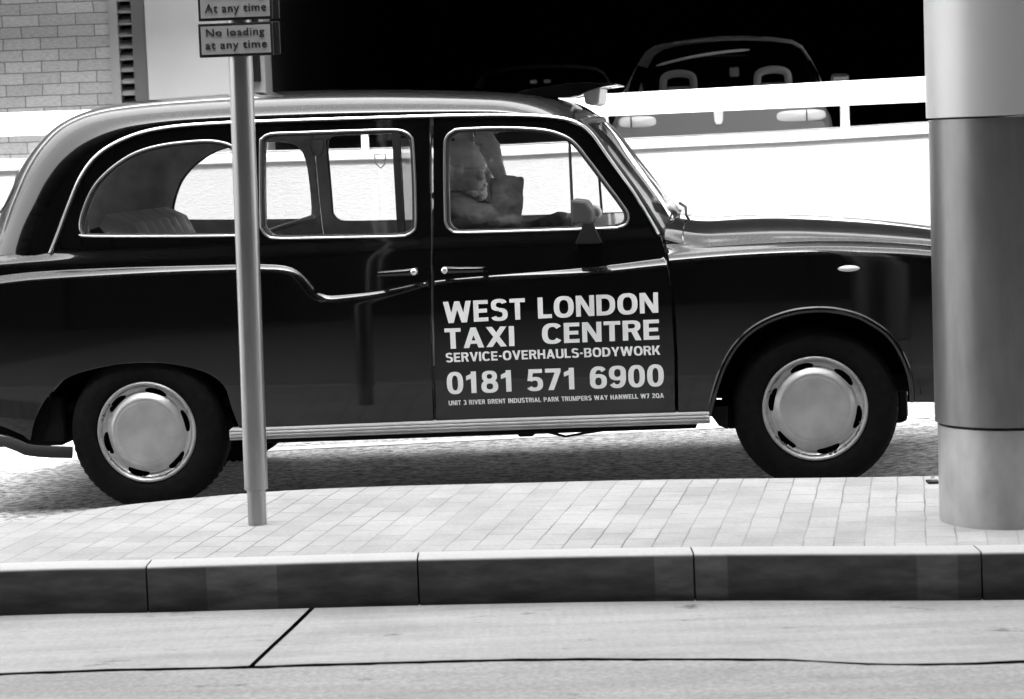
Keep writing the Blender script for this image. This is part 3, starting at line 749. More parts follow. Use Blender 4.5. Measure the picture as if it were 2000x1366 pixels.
# mud flap stubs
MB().box((-.84, -.775, .285), (-.37, .775, .50), .02).build('rear_valance', M['black'], taxi)
for x, y in ((1400, 818),):
    p = LP(x, y, -.72); MB().prism([(p.x - .045, p.z + .06), (p.x + .05, p.z + .06), (p.x + .045, p.z - .035), (p.x + .01, p.z - .02)], -.80, -.55).build('mud_flap', M['black'], taxi)
# floor and bulkheads keep the lower cabin dark
fl = MB(); fl.box((-.45, -.72, .42), (2.2, .72, .46)); fl.box((2.16, -.74, .45), (2.2, .74, 1.04)); fl.box((-.5, -.7, .45), (-.46, .7, 1.0))
fl.build('cabin_floor', M['black'], taxi)

# ---- wheels
def wheel(cx, s, phase):
    w_ = empty('wheel', '', ''); del w_['label'], w_['category']; w_.parent = taxi; w_.matrix_local = Matrix.Translation((cx, s * .805, .335)) @ (Matrix.Rotation(math.pi, 4, 'Z') if s > 0 else Matrix.Identity(4))
    # outer face at y = 0 looking to -y
    Rr = .338
    prof = [(.205, .02), (.212, .004), (.225, -.006), (.245, -.010), (.275, -.011), (.300, -.006), (.318, .006), (.330, .020), (Rr, .045), (Rr + .001, .09), (Rr, .135), (.328, .160), (.30, .172), (.24, .175), (.21, .165)]
    tr = MB().lathe(prof, 144)
    for k in range(60):
        a = 2 * math.pi * k / 60
        for yo in (.028, .15):
            c = Vector((math.cos(a), 0, math.sin(a))); tt = Vector((-math.sin(a), 0, math.cos(a)))
            v = [c * (rr_) + tt * tx + Vector((0, yo + dy, 0)) for rr_ in (Rr - .014, Rr + .0005 - (.0035 if yo < .05 else 0)) for tx in (-.009, .009) for dy in (.0, .018)]
            tr.add(v, [(0, 1, 3, 2), (4, 6, 7, 5), (0, 4, 5, 1), (2, 3, 7, 6), (0, 2, 6, 4), (1, 5, 7, 3)])
    t_ = tr.build('tyre', M['tyre'], w_, True)
    MB().lathe([(.205, .05), (.001, .05)], 32).build('rim', M['black'], w_)
    RH = .2165
    H = [(0, -.018), (.06, -.018), (.125, -.015), (.133, -.0125), (.136, -.0115), (.139, -.012), (.145, -.010), (.158, -.001), (.170, .008), (.180, .009), (.188, .003), (.1935, -.001), (.1955, .004), (.198, .001), (.205, -.0075), (.212, -.006), (.2165, .004)]
    def hf(x, z): return Vector((x, interp(H, math.hypot(x, z)), z))
    outer = [(RH * math.cos(a), RH * math.sin(a)) for a in np.linspace(0, 2 * math.pi, 96, endpoint=False)]
    holes = []
    for k in range(6):
        a0 = R(phase + 60 * k); h = []
        for j in range(18):
            u = 2 * math.pi * j / 18; ax = .050 * math.copysign(abs(math.cos(u)) ** .75, math.cos(u)); ry = .0125 * math.sin(u) - .002 * math.cos(2 * u)
            r = .178 + ry; h.append((r * math.cos(a0 + ax / .178), r * math.sin(a0 + ax / .178)))
        holes.append([Vector(q) for q in h])
    ex_ = [(r * math.cos(a), r * math.sin(a)) for r in (.125, .133, .136, .139, .145, .1915, .1935, .1955, .198, .203, .207, .212) for a in np.linspace(0, 2 * math.pi, 120, endpoint=False)]
    hb = shell('hubcap', [Vector(q) for q in outer], holes, hf, .0065, M['hub'], w_, .012, extra=ex_)
    for k in range(6):
        pass
    return w_
wheel(0, -1, 14); wheel(2.81, -1, 46); wheel(0, 1, 30); wheel(2.81, 1, 0)

# heavy grotesque capitals and figures drawn stroke by stroke (cap height 1)
def _ring(cx, cy, rx, ry, tv, th, a0, a1, n=22, p=2.5):
    o = []
    for k in range(n + 1):
        a = R(a0 + (a1 - a0) * k / n); c, s_ = math.cos(a), math.sin(a)
        q = lambda u, r_: r_ * math.copysign(abs(u) ** (2 / p), u)
        o.append((cx + q(c, rx), cy + q(s_, ry), cx + q(c, rx - tv), cy + q(s_, ry - th)))
    return [[(o[k][0], o[k][1]), (o[k + 1][0], o[k + 1][1]), (o[k + 1][2], o[k + 1][3]), (o[k][2], o[k][3])] for k in range(n)]
def _bx(x0, y0, x1, y1): return [[(x0, y0), (x1, y0), (x1, y1), (x0, y1)]]
def _dg(xb, xt, w_, y0=0, y1=1): return [[(xb, y0), (xb + w_, y0), (xt + w_, y1), (xt, y1)]]
V_, H_ = .235, .185
G = {
 'W': (1.30, [_dg(.22, 0, .25), _dg(.22, .53, .24), _dg(.83, .53, .24), _dg(.83, 1.05, .25)]),
 'E': (.70, [_bx(0, 0, V_, 1), _bx(0, 0, .68, H_), _bx(0, .41, .63, .41 + H_), _bx(0, 1 - H_, .68, 1)]),
 'S': (.78, [_ring(.39, .735, .37, .285, V_, .17, 18, 268), _ring(.39, .285, .39, .305, V_, .175, 92, -160)]),
 'T': (.72, [_bx(.36 - V_ / 2, 0, .36 + V_ / 2, 1), _bx(0, 1 - H_, .72, 1)]),
 'L': (.64, [_bx(0, 0, V_, 1), _bx(0, 0, .64, H_)]),
 'O': (.92, [_ring(.46, .5, .46, .52, .25, .19, 0, 360, 40)]),
 'N': (.84, [_bx(0, 0, .22, 1), _bx(.62, 0, .84, 1), _dg(.58, 0, .26)]),
 'D': (.86, [_bx(0, 0, V_, 1), _ring(.34, .5, .52, .5, .25, H_, -90, 90), _bx(0, 0, .35, H_), _bx(0, 1 - H_, .35, 1)]),
 'A': (.92, [_dg(0, .34, .25), _dg(.67, .33, .25), _bx(.2, .2, .72, .36)]),
 'X': (.92, [_dg(0, .64, .28), _dg(.64, 0, .28)]),
 'I': (V_, [_bx(0, 0, V_, 1)]),
 'C': (.86, [_ring(.46, .5, .46, .52, .25, .19, 38, 322, 36)]),
 'R': (.80, [_bx(0, 0, V_, 1), _ring(.40, .715, .37, .285, .23, .17, -90, 90), _bx(0, .83, .42, 1), _bx(0, .43, .42, .60), _dg(.55, .36, .26, 0, .46)]),
 'V': (.88, [_dg(.32, 0, .25), _dg(.32, .63, .25)]),
 'H': (.82, [_bx(0, 0, V_, 1), _bx(.82 - V_, 0, .82, 1), _bx(0, .41, .82, .41 + H_)]),
 'U': (.82, [_bx(0, .3, V_, 1), _bx(.82 - V_, .3, .82, 1), _ring(.41, .32, .41, .34, V_, .19, 180, 360)]),
 'B': (.80, [_bx(0, 0, V_, 1), _ring(.42, .735, .35, .265, .23, .16, -90, 90), _ring(.42, .285, .38, .285, .23, .16, -90, 90), _bx(0, .84, .44, 1), _bx(0, .435, .44, .56), _bx(0, 0, .44, .16)]),
 'Y': (.86, [_bx(.43 - V_ / 2, 0, .43 + V_ / 2, .46), _dg(.30, 0, .26, .38, 1), _dg(.30, .60, .26, .38, 1)]),
 'K': (.84, [_bx(0, 0, V_, 1), _dg(.18, .54, .28, .36, 1), _dg(.56, .26, .28, 0, .62)]),
 'P': (.76, [_bx(0, 0, V_, 1), _ring(.40, .69, .36, .31, .23, .17, -90, 90), _bx(0, .83, .42, 1), _bx(0, .38, .42, .55)]),
 'M': (1.0, [_bx(0, 0, .21, 1), _bx(.79, 0, 1., 1), _dg(.39, .02, .22), _dg(.39, .76, .22)]),
 'Q': (.92, [_ring(.46, .5, .46, .52, .25, .19, 0, 360, 40), _dg(.70, .48, .2, -.06, .3)]),
 '-': (.34, [_bx(.02, .36, .32, .54)]), ' ': (.38, []), '/': (.4, [_dg(0, .26, .14)]),
 '0': (.74, [_ring(.37, .5, .37, .52, .235, .17, 0, 360, 40)]),
 '1': (.62, [_bx(.26, 0, .26 + V_, 1), [[(.04, .60), (.27, .68), (.27, .90), (.04, .80)]]]),
 '8': (.76, [_ring(.38, .745, .34, .265, .22, .155, 0, 360, 36), _ring(.38, .28, .38, .30, .23, .16, 0, 360, 36)]),
 '5': (.74, [_bx(.09, 1 - H_, .70, 1), _dg(.03, .09, .2, .46, .9), _ring(.35, .31, .38, .33, .235, .165, 142, -150)]),
 '7': (.70, [_bx(0, 1 - H_, .70, 1), _dg(.12, .45, .25, 0, .86)]),
 '6': (.76, [_ring(.38, .32, .38, .34, .235, .16, 0, 360, 36), _ring(.40, .5, .40, .52, .24, .17, 40, 190, 26)]),
 '9': (.76, [_ring(.38, .68, .38, .34, .235, .16, 0, 360, 36), _ring(.36, .5, .40, .52, .24, .17, 220, 370, 26)]),
 '2': (.72, [_ring(.36, .70, .36, .32, .23, .17, 165, -40), _dg(.0, .38, .28, .14, .55), _bx(0, 0, .70, H_)]),
 '3': (.72, [_ring(.34, .735, .34, .285, .22, .16, 160, -90), _ring(.34, .29, .38, .31, .23, .16, 90, -160)]),
}
def sign_text(text, name, parent, mat, place, gap=.10):
    x = 0; words = [[]]
    for ch in text:
        w_, strokes = G[ch]
        if ch == ' ': words.append([])
        for k, st in enumerate(strokes):
            for pg in st: words[-1].append(([(x + a, b) for a, b in pg], k))
        x += w_ + gap
    x -= gap
    for wd in words:
        V, F_ = [], []
        for pg, k in wd:
            n0 = len(V); V += [place(a / x, b) + Vector((0, -.00025 * k, 0)) for a, b in pg]; F_.append(tuple(range(n0, n0 + len(pg))))
        if V: mesh_obj(name, V, F_, mat, parent)
# ---- lettering on the front door
def flat_text(body_, x0, x1, z0, z1, bold, mat, name, parent, place, spacing=1., wordsp=1.):
    cu = bpy.data.curves.new('t', 'FONT'); cu.body = body_; cu.bevel_depth = bold; cu.bevel_resolution = 0; cu.fill_mode = 'BOTH'; cu.space_character = spacing; cu.space_word = wordsp; cu.resolution_u = 6
    ob = bpy.data.objects.new('t', cu); COL.objects.link(ob); dg = bpy.context.evaluated_depsgraph_get(); dg.update()
    me = bpy.data.meshes.new_from_object(ob.evaluated_get(dg)); bpy.data.objects.remove(ob); bpy.data.curves.remove(cu)
    V = [v.co for v in me.vertices]; ax, bx_ = min(v.x for v in V), max(v.x for v in V); caps = body_.upper() == body_
    az, bz_ = (min(v.y for v in V), max(v.y for v in V))
    vv = [place(x0 + (v.x - ax) / (bx_ - ax) * (x1 - x0), z0 + (v.y - az) / (bz_ - az) * (z1 - z0)) - Vector((0, .0012 * (v.z / bold), 0)) for v in V]
    ff = [tuple(p.vertices) for p in me.polygons]; bpy.data.meshes.remove(me)
    return mesh_obj(name, vv, ff, mat, parent)
def on_door(a, b, c, d):                        # maps a unit box to the quad of photo pixels TL, TR, BL, BR on the door
    TL, TR, BL, BR = [side(*p) for p in (a, b, c, d)]
    def f(u, v):
        q = (BL * (1 - u) + BR * u) * (1 - v) + (TL * (1 - u) + TR * u) * v
        p = SF(q.x, q.y); return Vector((p.x, p.y - .0025, p.z))
    return f
DOOR = near['fd']
for body_, qd, bold in (
    ('WEST LONDON', ((865, 590), (1285, 571), (867, 632), (1286, 611)), .045),
    ('TAXI', ((868, 642), (1004, 637), (870, 682), (1005, 676)), .045),
    ('CENTRE', ((1058, 633), (1288, 624), (1059, 672), (1289, 663)), .045),
    ('SERVICE-OVERHAULS-BODYWORK', ((870, 690), (1289, 675), (871, 708), (1290, 693)), .035),
    ('0181 571 6900', ((872, 728), (1296, 712), (874, 770), (1297, 754)), .045),
    ("UNIT 3 RIVER BRENT INDUSTRIAL PARK TRUMPERS WAY HANWELL W7 2QA", ((876, 783), (1296, 768), (877, 792), (1297, 777)), .02)):
    sign_text(body_, 'lettering', DOOR, M['letter'], on_door(*qd), .10 if bold > .03 else .14)

# ---- mirror on the driver's door
mb_ = side(1150, 470); base = SF(mb_.x, mb_.y)
cpt = LP(1148, 432, -.98)
arm = MB(); 
pA = [LP(1125, 474, -.80), LP(1175, 474, -.80), LP(1152, 437, -.90), LP(1143, 437, -.90)]
c0, c1 = LP(1124, 476, -.815), LP(1176, 475, -.815); t0, t1 = LP(1141, 434, -.93), LP(1157, 434, -.93)
v_ = []
for (p, q, d) in ((c0, c1, .032), (c0.lerp(t0, .12), c1.lerp(t1, .12), .030), (c0.lerp(t0, .55), c1.lerp(t1, .55), .020), (t0, t1, .016), (t0 + Vector((0, 0, .02)), t1 + Vector((0, 0, .02)), .014)):
    v_.append([Vector((p.x, p.y + d, p.z)), Vector((p.x, p.y - d, p.z)), Vector((q.x, q.y - d, q.z)), Vector((q.x, q.y + d, q.z))])
arm.grid(v_, True); arm.f += [(3, 2, 1, 0), (16, 17, 18, 19)]
am = arm.build('mirror_arm', M['rubber'], taxi, False, .006)
# wedge head: tapered towards the front
a = [LP(1118, 388, -.95), LP(1119, 433, -.95), LP(1160, 436, -.95), LP(1160, 410, -.95), LP(1148, 391, -.95)]
hd = MB().prism([(p.x, p.z) for p in a], -1.05, -.87).build('wing_mirror', node_mat('mirror_shell', .05, .5, .4), am, False, .012)

# ---- roof sign
pr = [(1018, 184), (1040, 177), (1075, 171), (1115, 165.5), (1150, 163), (1212, 166), (1212, 168), (1190, 171), (1176, 174), (1140, 187), (1120, 192), (1085, 192), (1040, 188)]
pl = [LP(x, y, 0) for x, y in pr]
sn_ = MB(); N = len(pl)
for yv, k in ((-.235, .96), (-.225, 1.), (.225, 1.), (.235, .96)):
    c = sum(pl, Vector()) / N; sn_.v += [Vector((c.x + (p.x - c.x) * k, yv, c.z + (p.z - c.z) * k)) for p in pl]
for r_ in range(3): sn_.f += [(r_ * N + i, r_ * N + (i + 1) % N, (r_ + 1) * N + (i + 1) % N, (r_ + 1) * N + i) for i in range(N)]
sn_.f += [tuple(range(N)), tuple(range(3 * N, 4 * N))]
rs_ = sn_.build('roof_sign', M['paint'], taxi, True, 0, 30)
lp = [LP(1146, 178, -.0), LP(1180, 173, 0), LP(1177, 204, 0), LP(1166, 208, 0), LP(1150, 204, 0)]
MB().prism([(p.x, p.z) for p in lp], -.20, .20).build('sign_lamp', node_mat('sign_lens', .5, .4, .4), rs_, False, .008)

# ---- inside the cab
rsx = LP(245, 470, 0)
seat = MB()
cols = []
for k in range(73):                              # pleated rear seat back
    y = -.60 + 1.2 * k / 72; pl_ = .030 * abs(math.sin(k / 72 * math.pi * 9)); rnd = max(0, abs(y) - .5) * .8
    cols.append([q + Vector((-.10, 0, -.03)) for q in [Vector((-.20 + .0, y, .55)), Vector((.12 + pl_ - rnd, y, .60)), Vector((.09 + pl_ - rnd, y, .90)), Vector((.03 + pl_ - rnd, y, 1.10 - rnd * .3)), Vector((-.04 + pl_ - rnd * .5, y, 1.24 - rnd * .5)), Vector((-.11, y, 1.285 - rnd * .6)), Vector((-.22, y, 1.26 - rnd * .7)), Vector((-.22, y, .9))]])
seat.grid(cols); sb = seat.build('rear_seat', M['seat'], taxi, True)
MB().box((.05, -.58, .46), (.58, .58, .66), .04).build('seat_cushion', M['seat'], sb)
# driver's seat and partition
ds = MB().box((1.27, -.66, .50), (1.70, -.20, .64), .05).build('driver_seat', M['seat'], taxi)
bk = MB().grid([[Vector((1.25 - .10 * (z - .6) + .03 * math.cos((y + .43) / .25 * 1.5) * -1, y * 1., z)) for y in np.linspace(-.66, -.2, 12)] for z in np.linspace(.6, 1.16, 10)]).build('seat_back', M['seat'], ds, True)
pt = MB(); pt.box((1.10, -.70, .5), (1.13, .70, 1.10)); pt.build('partition', M['trim'], taxi)
MB().box((1.112, -.66, 1.10), (1.116, .66, 1.52)).build('partition_glass', glass_mat('partition_glass', .95), taxi)
pf = MB(); 
for yv in (-.66, .66): pf.box((1.10, yv - .02, 1.10), (1.13, yv + .02, 1.56))
pf.box((1.10, -.66, 1.53), (1.13, .66, 1.57)); pf.build('partition_frame', M['rubber'], taxi)
# dashboard, wheel and headrest
db = MB().prism([(1.90, .75), (1.86, .96), (1.90, 1.02), (1.98, 1.05), (2.12, 1.06), (2.12, .75)], -.66, .66).build('dashboard', M['trim'], taxi, False, .02)
stw = MB(); ctr = Vector((1.80, -.42, 1.0)); ax_ = Vector((-math.cos(R(35)), 0, math.sin(R(35)))); e1 = Vector((0, 1, 0)); e2 = ax_.cross(e1)
stw.tube([ctr + (e1 * math.cos(a) + e2 * math.sin(a)) * .20 for a in np.linspace(0, 2 * math.pi, 40, endpoint=False)], .014, 8, True)
for a in (0, math.pi, -math.pi / 2): stw.tube([ctr - ax_ * .03, ctr + (e1 * math.cos(a) + e2 * math.sin(a)) * .2], .011, 8)
stw.tube([ctr - ax_ * .02, ctr - ax_ * .3], .025, 10); stw.build('steering_wheel', M['rubber'], taxi, True)
# pull handle on the far rear pillar and the shield stickers
p0, p1 = LP(528, 452, .62), LP(614, 424, .66)
MB().tube([p0, p0.lerp(p1, .3) + Vector((0, -.03, .0)), p0.lerp(p1, .8) + Vector((0, -.03, 0)), p1], .013, 8).build('grab_handle', node_mat('handle_grey', .3, .5), taxi, True)
def shield(cx, cy, w_, h_, y, mat, name):
    c = LP(cx, cy, y); q = [(-1, 1), (1, 1), (1, .1), (.75, -.45), (0, -1), (-.75, -.45), (-1, .1)]
    out = [(c.x + a * w_, c.z + b * h_) for a, b in q]; o = MB()
    o.tube([Vector((a, y, b)) for a, b in out], .0035, 6, True)
    r_ = o.build(name, mat, taxi, True); return r_, out
shield(743, 315, .026, .034, .735, node_mat('sticker', .35, .6), 'licence_shield')
o_, out = shield(620, 290, .032, .044, .62, node_mat('shield_rim', .16, .5), 'licence_shield')
MB().prism(out, .62, .628).build('shield_face', M['trim'], o_)

# ================================================================== THE DRIVER
def skin_mesh(nodes, edges, levels=2, root=0):
    me = bpy.data.meshes.new('s'); me.from_pydata([tuple(n[0]) for n in nodes], edges, []); o = bpy.data.objects.new('s', me); COL.objects.link(o)
    md = o.modifiers.new('k', 'SKIN'); md.use_smooth_shade = True
    for i, n_ in enumerate(nodes):
        r_ = n_[1]; r_ = r_ if isinstance(r_, tuple) else (r_, r_); me.skin_vertices[0].data[i].radius = r_; me.skin_vertices[0].data[i].use_root = (i == root)
    sb_ = o.modifiers.new('b', 'SUBSURF'); sb_.levels = levels; sb_.render_levels = levels
    dg = bpy.context.evaluated_depsgraph_get(); dg.update(); ev = bpy.data.meshes.new_from_object(o.evaluated_get(dg))
    v = [q.co.copy() for q in ev.vertices]; f = [tuple(p.vertices) for p in ev.polygons]
    bpy.data.objects.remove(o); bpy.data.meshes.remove(ev); return v, f
def blob(mb, c, r, rot=(0, 0, 0), seg=20):
    bm = bmesh.new(); bmesh.ops.create_uvsphere(bm, u_segments=seg, v_segments=seg // 2 + 2, radius=1)
    from mathutils import Euler
    Mx = Euler([R(a) for a in rot]).to_matrix(); c = Vector(c)
    bm.verts.index_update(); mb.add([c + Mx @ Vector((v.co.x * r[0], v.co.y * r[1], v.co.z * r[2])) for v in bm.verts], [[v.index for v in f.verts] for f in bm.faces]); bm.free()
def fuse(mb, name, mat, parent, vox, sm=4, fac=.5):
    o = mb.build(name, mat, None, True, angle=180)
    rm = o.modifiers.new('r', 'REMESH'); rm.mode = 'VOXEL'; rm.voxel_size = vox; rm.use_smooth_shade = True
    s_ = o.modifiers.new('s', 'SMOOTH'); s_.iterations = sm; s_.factor = fac
    dg = bpy.context.evaluated_depsgraph_get(); dg.update(); me = bpy.data.meshes.new_from_object(o.evaluated_get(dg)); me.name = name
    old = o.data; o.modifiers.clear(); o.data = me; bpy.data.meshes.remove(old)
    o.parent = parent; me.polygons.foreach_set('use_smooth', [True] * len(me.polygons)); return o
drv = empty('person', 'bald bearded driver in glasses and dark jacket resting his head on one hand', 'person')
drv.matrix_world = TX
yh = -.40
def Q(px, py, y): return LP(px, py, y)
H = Q(907, 329, yh)                              # middle of the skull
hm = MB()
def blobh(mb, c, r, rot=(0, 0, 0), seg=20): blob(mb, c, [q * 1.05 for q in r], rot, seg)
# head faces +x, leans a little forward
tilt = R(4)
HS = 1.05
def hp_(x, y, z):
    x, y, z = x * HS, y * HS, z * HS                                # head coordinates: x forward, z up, metres
    xx, zz = x * math.cos(tilt) + z * math.sin(tilt), -x * math.sin(tilt) + z * math.cos(tilt); return Vector((H.x + xx, H.y + y, H.z + zz))
hr = (0, 4, 0)
blobh(hm, hp_(-.012, 0, .030), (.098, .076, .088), hr)         # skull
blobh(hm, hp_(.030, 0, .012), (.064, .066, .080), hr)          # forehead
blobh(hm, hp_(.034, 0, -.050), (.056, .056, .070), hr)         # face
blobh(hm, hp_(.048, 0, -.098), (.036, .038, .032), hr)         # chin
blobh(hm, hp_(.010, 0, -.085), (.055, .054, .035), hr)         # jaw
blobh(hm, hp_(.078, 0, .022), (.018, .050, .012), hr)          # brow
for s in (-1, 1):
    blobh(hm, hp_(.070, s * .036, -.028), (.022, .020, .020), hr)   # cheek
    blobh(hm, hp_(-.012, s * .078, -.015), (.020, .009, .032), (0, 24, s * 15))  # ear
    blobh(hm, hp_(-.016, s * .083, -.008), (.015, .008, .020), (0, 24, s * 25))
blobh(hm, hp_(.096, 0, -.020), (.020, .013, .026), (0, -14, 0)); blobh(hm, hp_(.104, 0, -.034), (.015, .016, .012), hr)   # nose
blobh(hm, hp_(.086, 0, -.067), (.012, .024, .007), hr); blobh(hm, hp_(.083, 0, -.078), (.012, .021, .008), hr)    # lips
# torso, arms
ch = Q(900, 470, yh); nk = Q(886, 398, yh)
Sn, Sf = Q(874, 418, yh - .17), Q(895, 405, yh + .18)
En = Q(1000, 436, -.60); Wn = Q(992, 352, -.56)
Ef = Q(1030, 468, yh + .16); Wf = Q(1135, 420, yh + .02)
pel = Vector((1.46, yh, .70))
nodes = [(pel, .14), (Vector((1.42, yh, .88)), (.15, .11)), (Vector((ch.x - .02, yh, 1.03)), (.15, .11)), (nk - Vector((.02, 0, .03)), (.075, .065)), (nk + Vector((.03, 0, .06)), .052), (hp_(.0, 0, -.04), .045),
         (Sn, .055), (En, .043), (Wn, .030), (Sf, .055), (Ef, .043), (Wf, .028),
         (pel + Vector((.05, -.10, -.03)), .085), (pel + Vector((.44, -.14, .02)), .065), (pel + Vector((.62, -.14, -.32)), .045), (pel + Vector((.05, .10, -.03)), .085), (pel + Vector((.44, .14, .02)), .065), (pel + Vector((.62, .14, -.32)), .045)]
edges = [(0, 1), (1, 2), (2, 3), (3, 4), (4, 5), (3, 6), (6, 7), (7, 8), (3, 9), (9, 10), (10, 11), (0, 12), (12, 13), (13, 14), (0, 15), (15, 16), (16, 17)]
v, f = skin_mesh(nodes, edges); hm.add(v, f)
def hand(mb, wr, pts_palm, fingers, thumb):
    nd = [(wr, .036)] + [(p, r) for p, r in pts_palm]; v, f = skin_mesh(nd, [(i, i + 1) for i in range(len(nd) - 1)], 1); mb.add(v, f)
    for ch_ in fingers + [thumb]:
        v, f = skin_mesh([(p, r) for p, r in ch_], [(i, i + 1) for i in range(len(ch_) - 1)], 1); mb.add(v, f)
# near hand: the back of the hand runs up from the cuff, fingers bent over the forehead
hpth = [Q(982, 362, -.565), Q(976, 342, -.555), Q(968, 322, -.54), Q(962, 302, -.525), Q(959, 285, -.51), Q(957, 277, -.50)]
hm.tube(hpth, [.027, .029, .034, .040, .040, .030], 20, False, (.55, 1))
fing = []
for k, (bx0, by0, mx0, my0, ex, ey) in enumerate(((968, 280, 958, 262, 938, 257), (962, 283, 948, 268, 929, 263), (957, 288, 942, 275, 924, 271), (953, 295, 939, 284, 926, 281))):
    b0 = Q(bx0, by0, -.515); md_ = Q(mx0, my0, -.505 + .003 * k); tip = Q(ex, ey, -.470)
    fing.append([(b0, .0135), (b0.lerp(md_, .5), .0130), (md_, .0125), (md_.lerp(tip, .55), .0115), (tip, .0095)])
thb = [(Q(960, 318, -.56), .017), (Q(950, 305, -.545), .0145), (Q(943, 296, -.53), .0125), (Q(938, 290, -.515), .0105)]
hand(hm, hpth[0], [(hpth[1], (.026, .018)), (hpth[2], (.028, .018))], fing, thb)
# far hand on the steering wheel rim
rim = ctr + (e1 * math.cos(R(60)) + e2 * math.sin(R(60))) * .20
rim = max([ctr + (e1 * math.cos(a) + e2 * math.sin(a)) * .20 for a in np.linspace(0, 6.28, 60)], key=lambda p: p.z + .2 * p.y)
pw0 = rim + Vector((-.045, .0, .030)); fing = []
for k in range(4):
    o_ = (k - 1.5) * .021; b0 = pw0 + Vector((.02, o_, .004))
    fing.append([(b0, .0092), (rim + Vector((.008, o_, .026)), .0088), (rim + Vector((.026, o_, .004)), .0082), (rim + Vector((.012, o_, -.020)), .007)])
hand(hm, Wf, [(Wf.lerp(pw0, .6), (.032, .018)), (pw0, (.038, .016))], fing, [(pw0 + Vector((-.02, -.03, -.01)), .0115), (pw0 + Vector((.01, -.055, -.012)), .010), (rim + Vector((.012, -.055, -.02)), .0085)])
bodyo = fuse(hm, 'body', M['skin'], drv, .0042, 3)
# jacket: its own skinned surface, loose round the body, ends at wrists and collar
jn = [(pel, (.20, .17)), (Vector((1.42, yh, .88)), (.21, .16)), (Vector((ch.x - .02, yh, 1.03)), (.215, .155)), (nk - Vector((.02, 0, .055)), (.14, .115)),
      (Sn + Vector((.01, -.005, .005)), .10), (Sn.lerp(En, .5) + Vector((0, 0, -.015)), .080), (En + Vector((-.012, 0, .0)), .072),
      (Sf, .10), (Ef, .075), (Ef.lerp(Wf, .85), .052)]
je = [(0, 1), (1, 2), (2, 3), (3, 4), (4, 5), (5, 6), (3, 7), (7, 8), (8, 9)]
jm = MB(); v, f = skin_mesh(jn, je); jm.add(v, f)
cuffc = Q(990, 349, -.56); elb = Q(991, 424, -.60)
blob(jm, elb + Vector((.004, 0, -.02)), (.062, .06, .05))
jm.tube([elb + Vector((-.0, 0, -.015)), elb.lerp(cuffc, .25), elb.lerp(cuffc, .6), cuffc], [.058, .068, .070, .072], 24, False, (.85, 1))
jk = fuse(jm, 'jacket', M['jacket'], drv, .006, 1)
tx = bpy.data.textures.new('folds', 'CLOUDS'); tx.noise_scale = .06
dm = jk.modifiers.new('folds', 'DISPLACE'); dm.texture = tx; dm.strength = .018; dm.mid_level = .5
col_ = MB().tube([nk + Vector((-.005 + .070 * math.cos(a), .078 * math.sin(a), .0 - .045 * math.cos(a))) for a in np.linspace(0, 2 * math.pi, 24, endpoint=False)], .022, 8, True, (.5, 1.2)).build('collar', M['jacket'], jk, True)
# beard, hair, glasses
bm_ = MB()
blobh(bm_, hp_(.060, 0, -.104), (.038, .040, .030), hr); blobh(bm_, hp_(.030, 0, -.100), (.048, .055, .026), hr); blobh(bm_, hp_(.086, 0, -.062), (.012, .028, .007), hr); blobh(bm_, hp_(.080, 0, -.084), (.016, .030, .012), hr)
fuse(bm_, 'beard', M['hair'], drv, .004, 1)
hb_ = MB()
blobh(hb_, hp_(-.052, 0, -.008), (.062, .076, .055), hr)
fuse(hb_, 'hair', M['hair'], drv, .004, 1)
gm = MB()
for s in (-1, 1):
    c = hp_(.090, s * .036, -.006)
    gm.tube([c + Vector((.0, .023 * math.cos(a), .019 * math.sin(a))) for a in np.linspace(0, 2 * math.pi, 20, endpoint=False)], .0016, 6, True)
    gm.tube([hp_(.090, s * .059, .0), hp_(.06, s * .078, .0), hp_(-.005, s * .082, .003), hp_(-.03, s * .082, -.02)], .0017, 6)
gm.tube([hp_(.092, -.013, -.002), hp_(.096, 0, .002), hp_(.092, .013, -.002)], .0016, 6)
gm.build('glasses', M['chrome'], drv, True)

# ================================================================== THINGS ON THE ISLAND
# sign pole
pb = atZ(503, 1024, TOP); tp = atY(470, 115, pb.y)
pole = empty('sign_pole', 'slim grey metal pole standing on the block paving, carrying parking signs', 'sign pole', (pb.x, pb.y, TOP))
m = node_mat('galvanised_pole', .30, .30, .5, .85, noise=.12, nscale=6, stretch=(8, 8, .6)); M['pole'] = m
lean = Vector(((tp.x - pb.x) / (tp.z - TOP), 0, 1))
MB().tube([Vector((0, 0, -.01)), lean * .135], .0345, 40).build('base_sleeve', M['pole'], pole, True)
MB().lathe([(.0345, .126), (.0425, .132), (.0435, .14)], 40, 'z', (0, 0, 0)).tube([lean * .13, lean * 2.6], .0435, 40).build('shaft', M['pole'], pole, True)
M['plate'] = node_mat('sign_face', .38, .5, .4, noise=.05, nscale=10); M['signtext'] = node_mat('sign_text', .03, .6, .3); M['frame'] = node_mat('sign_frame', .02, .5, .3)
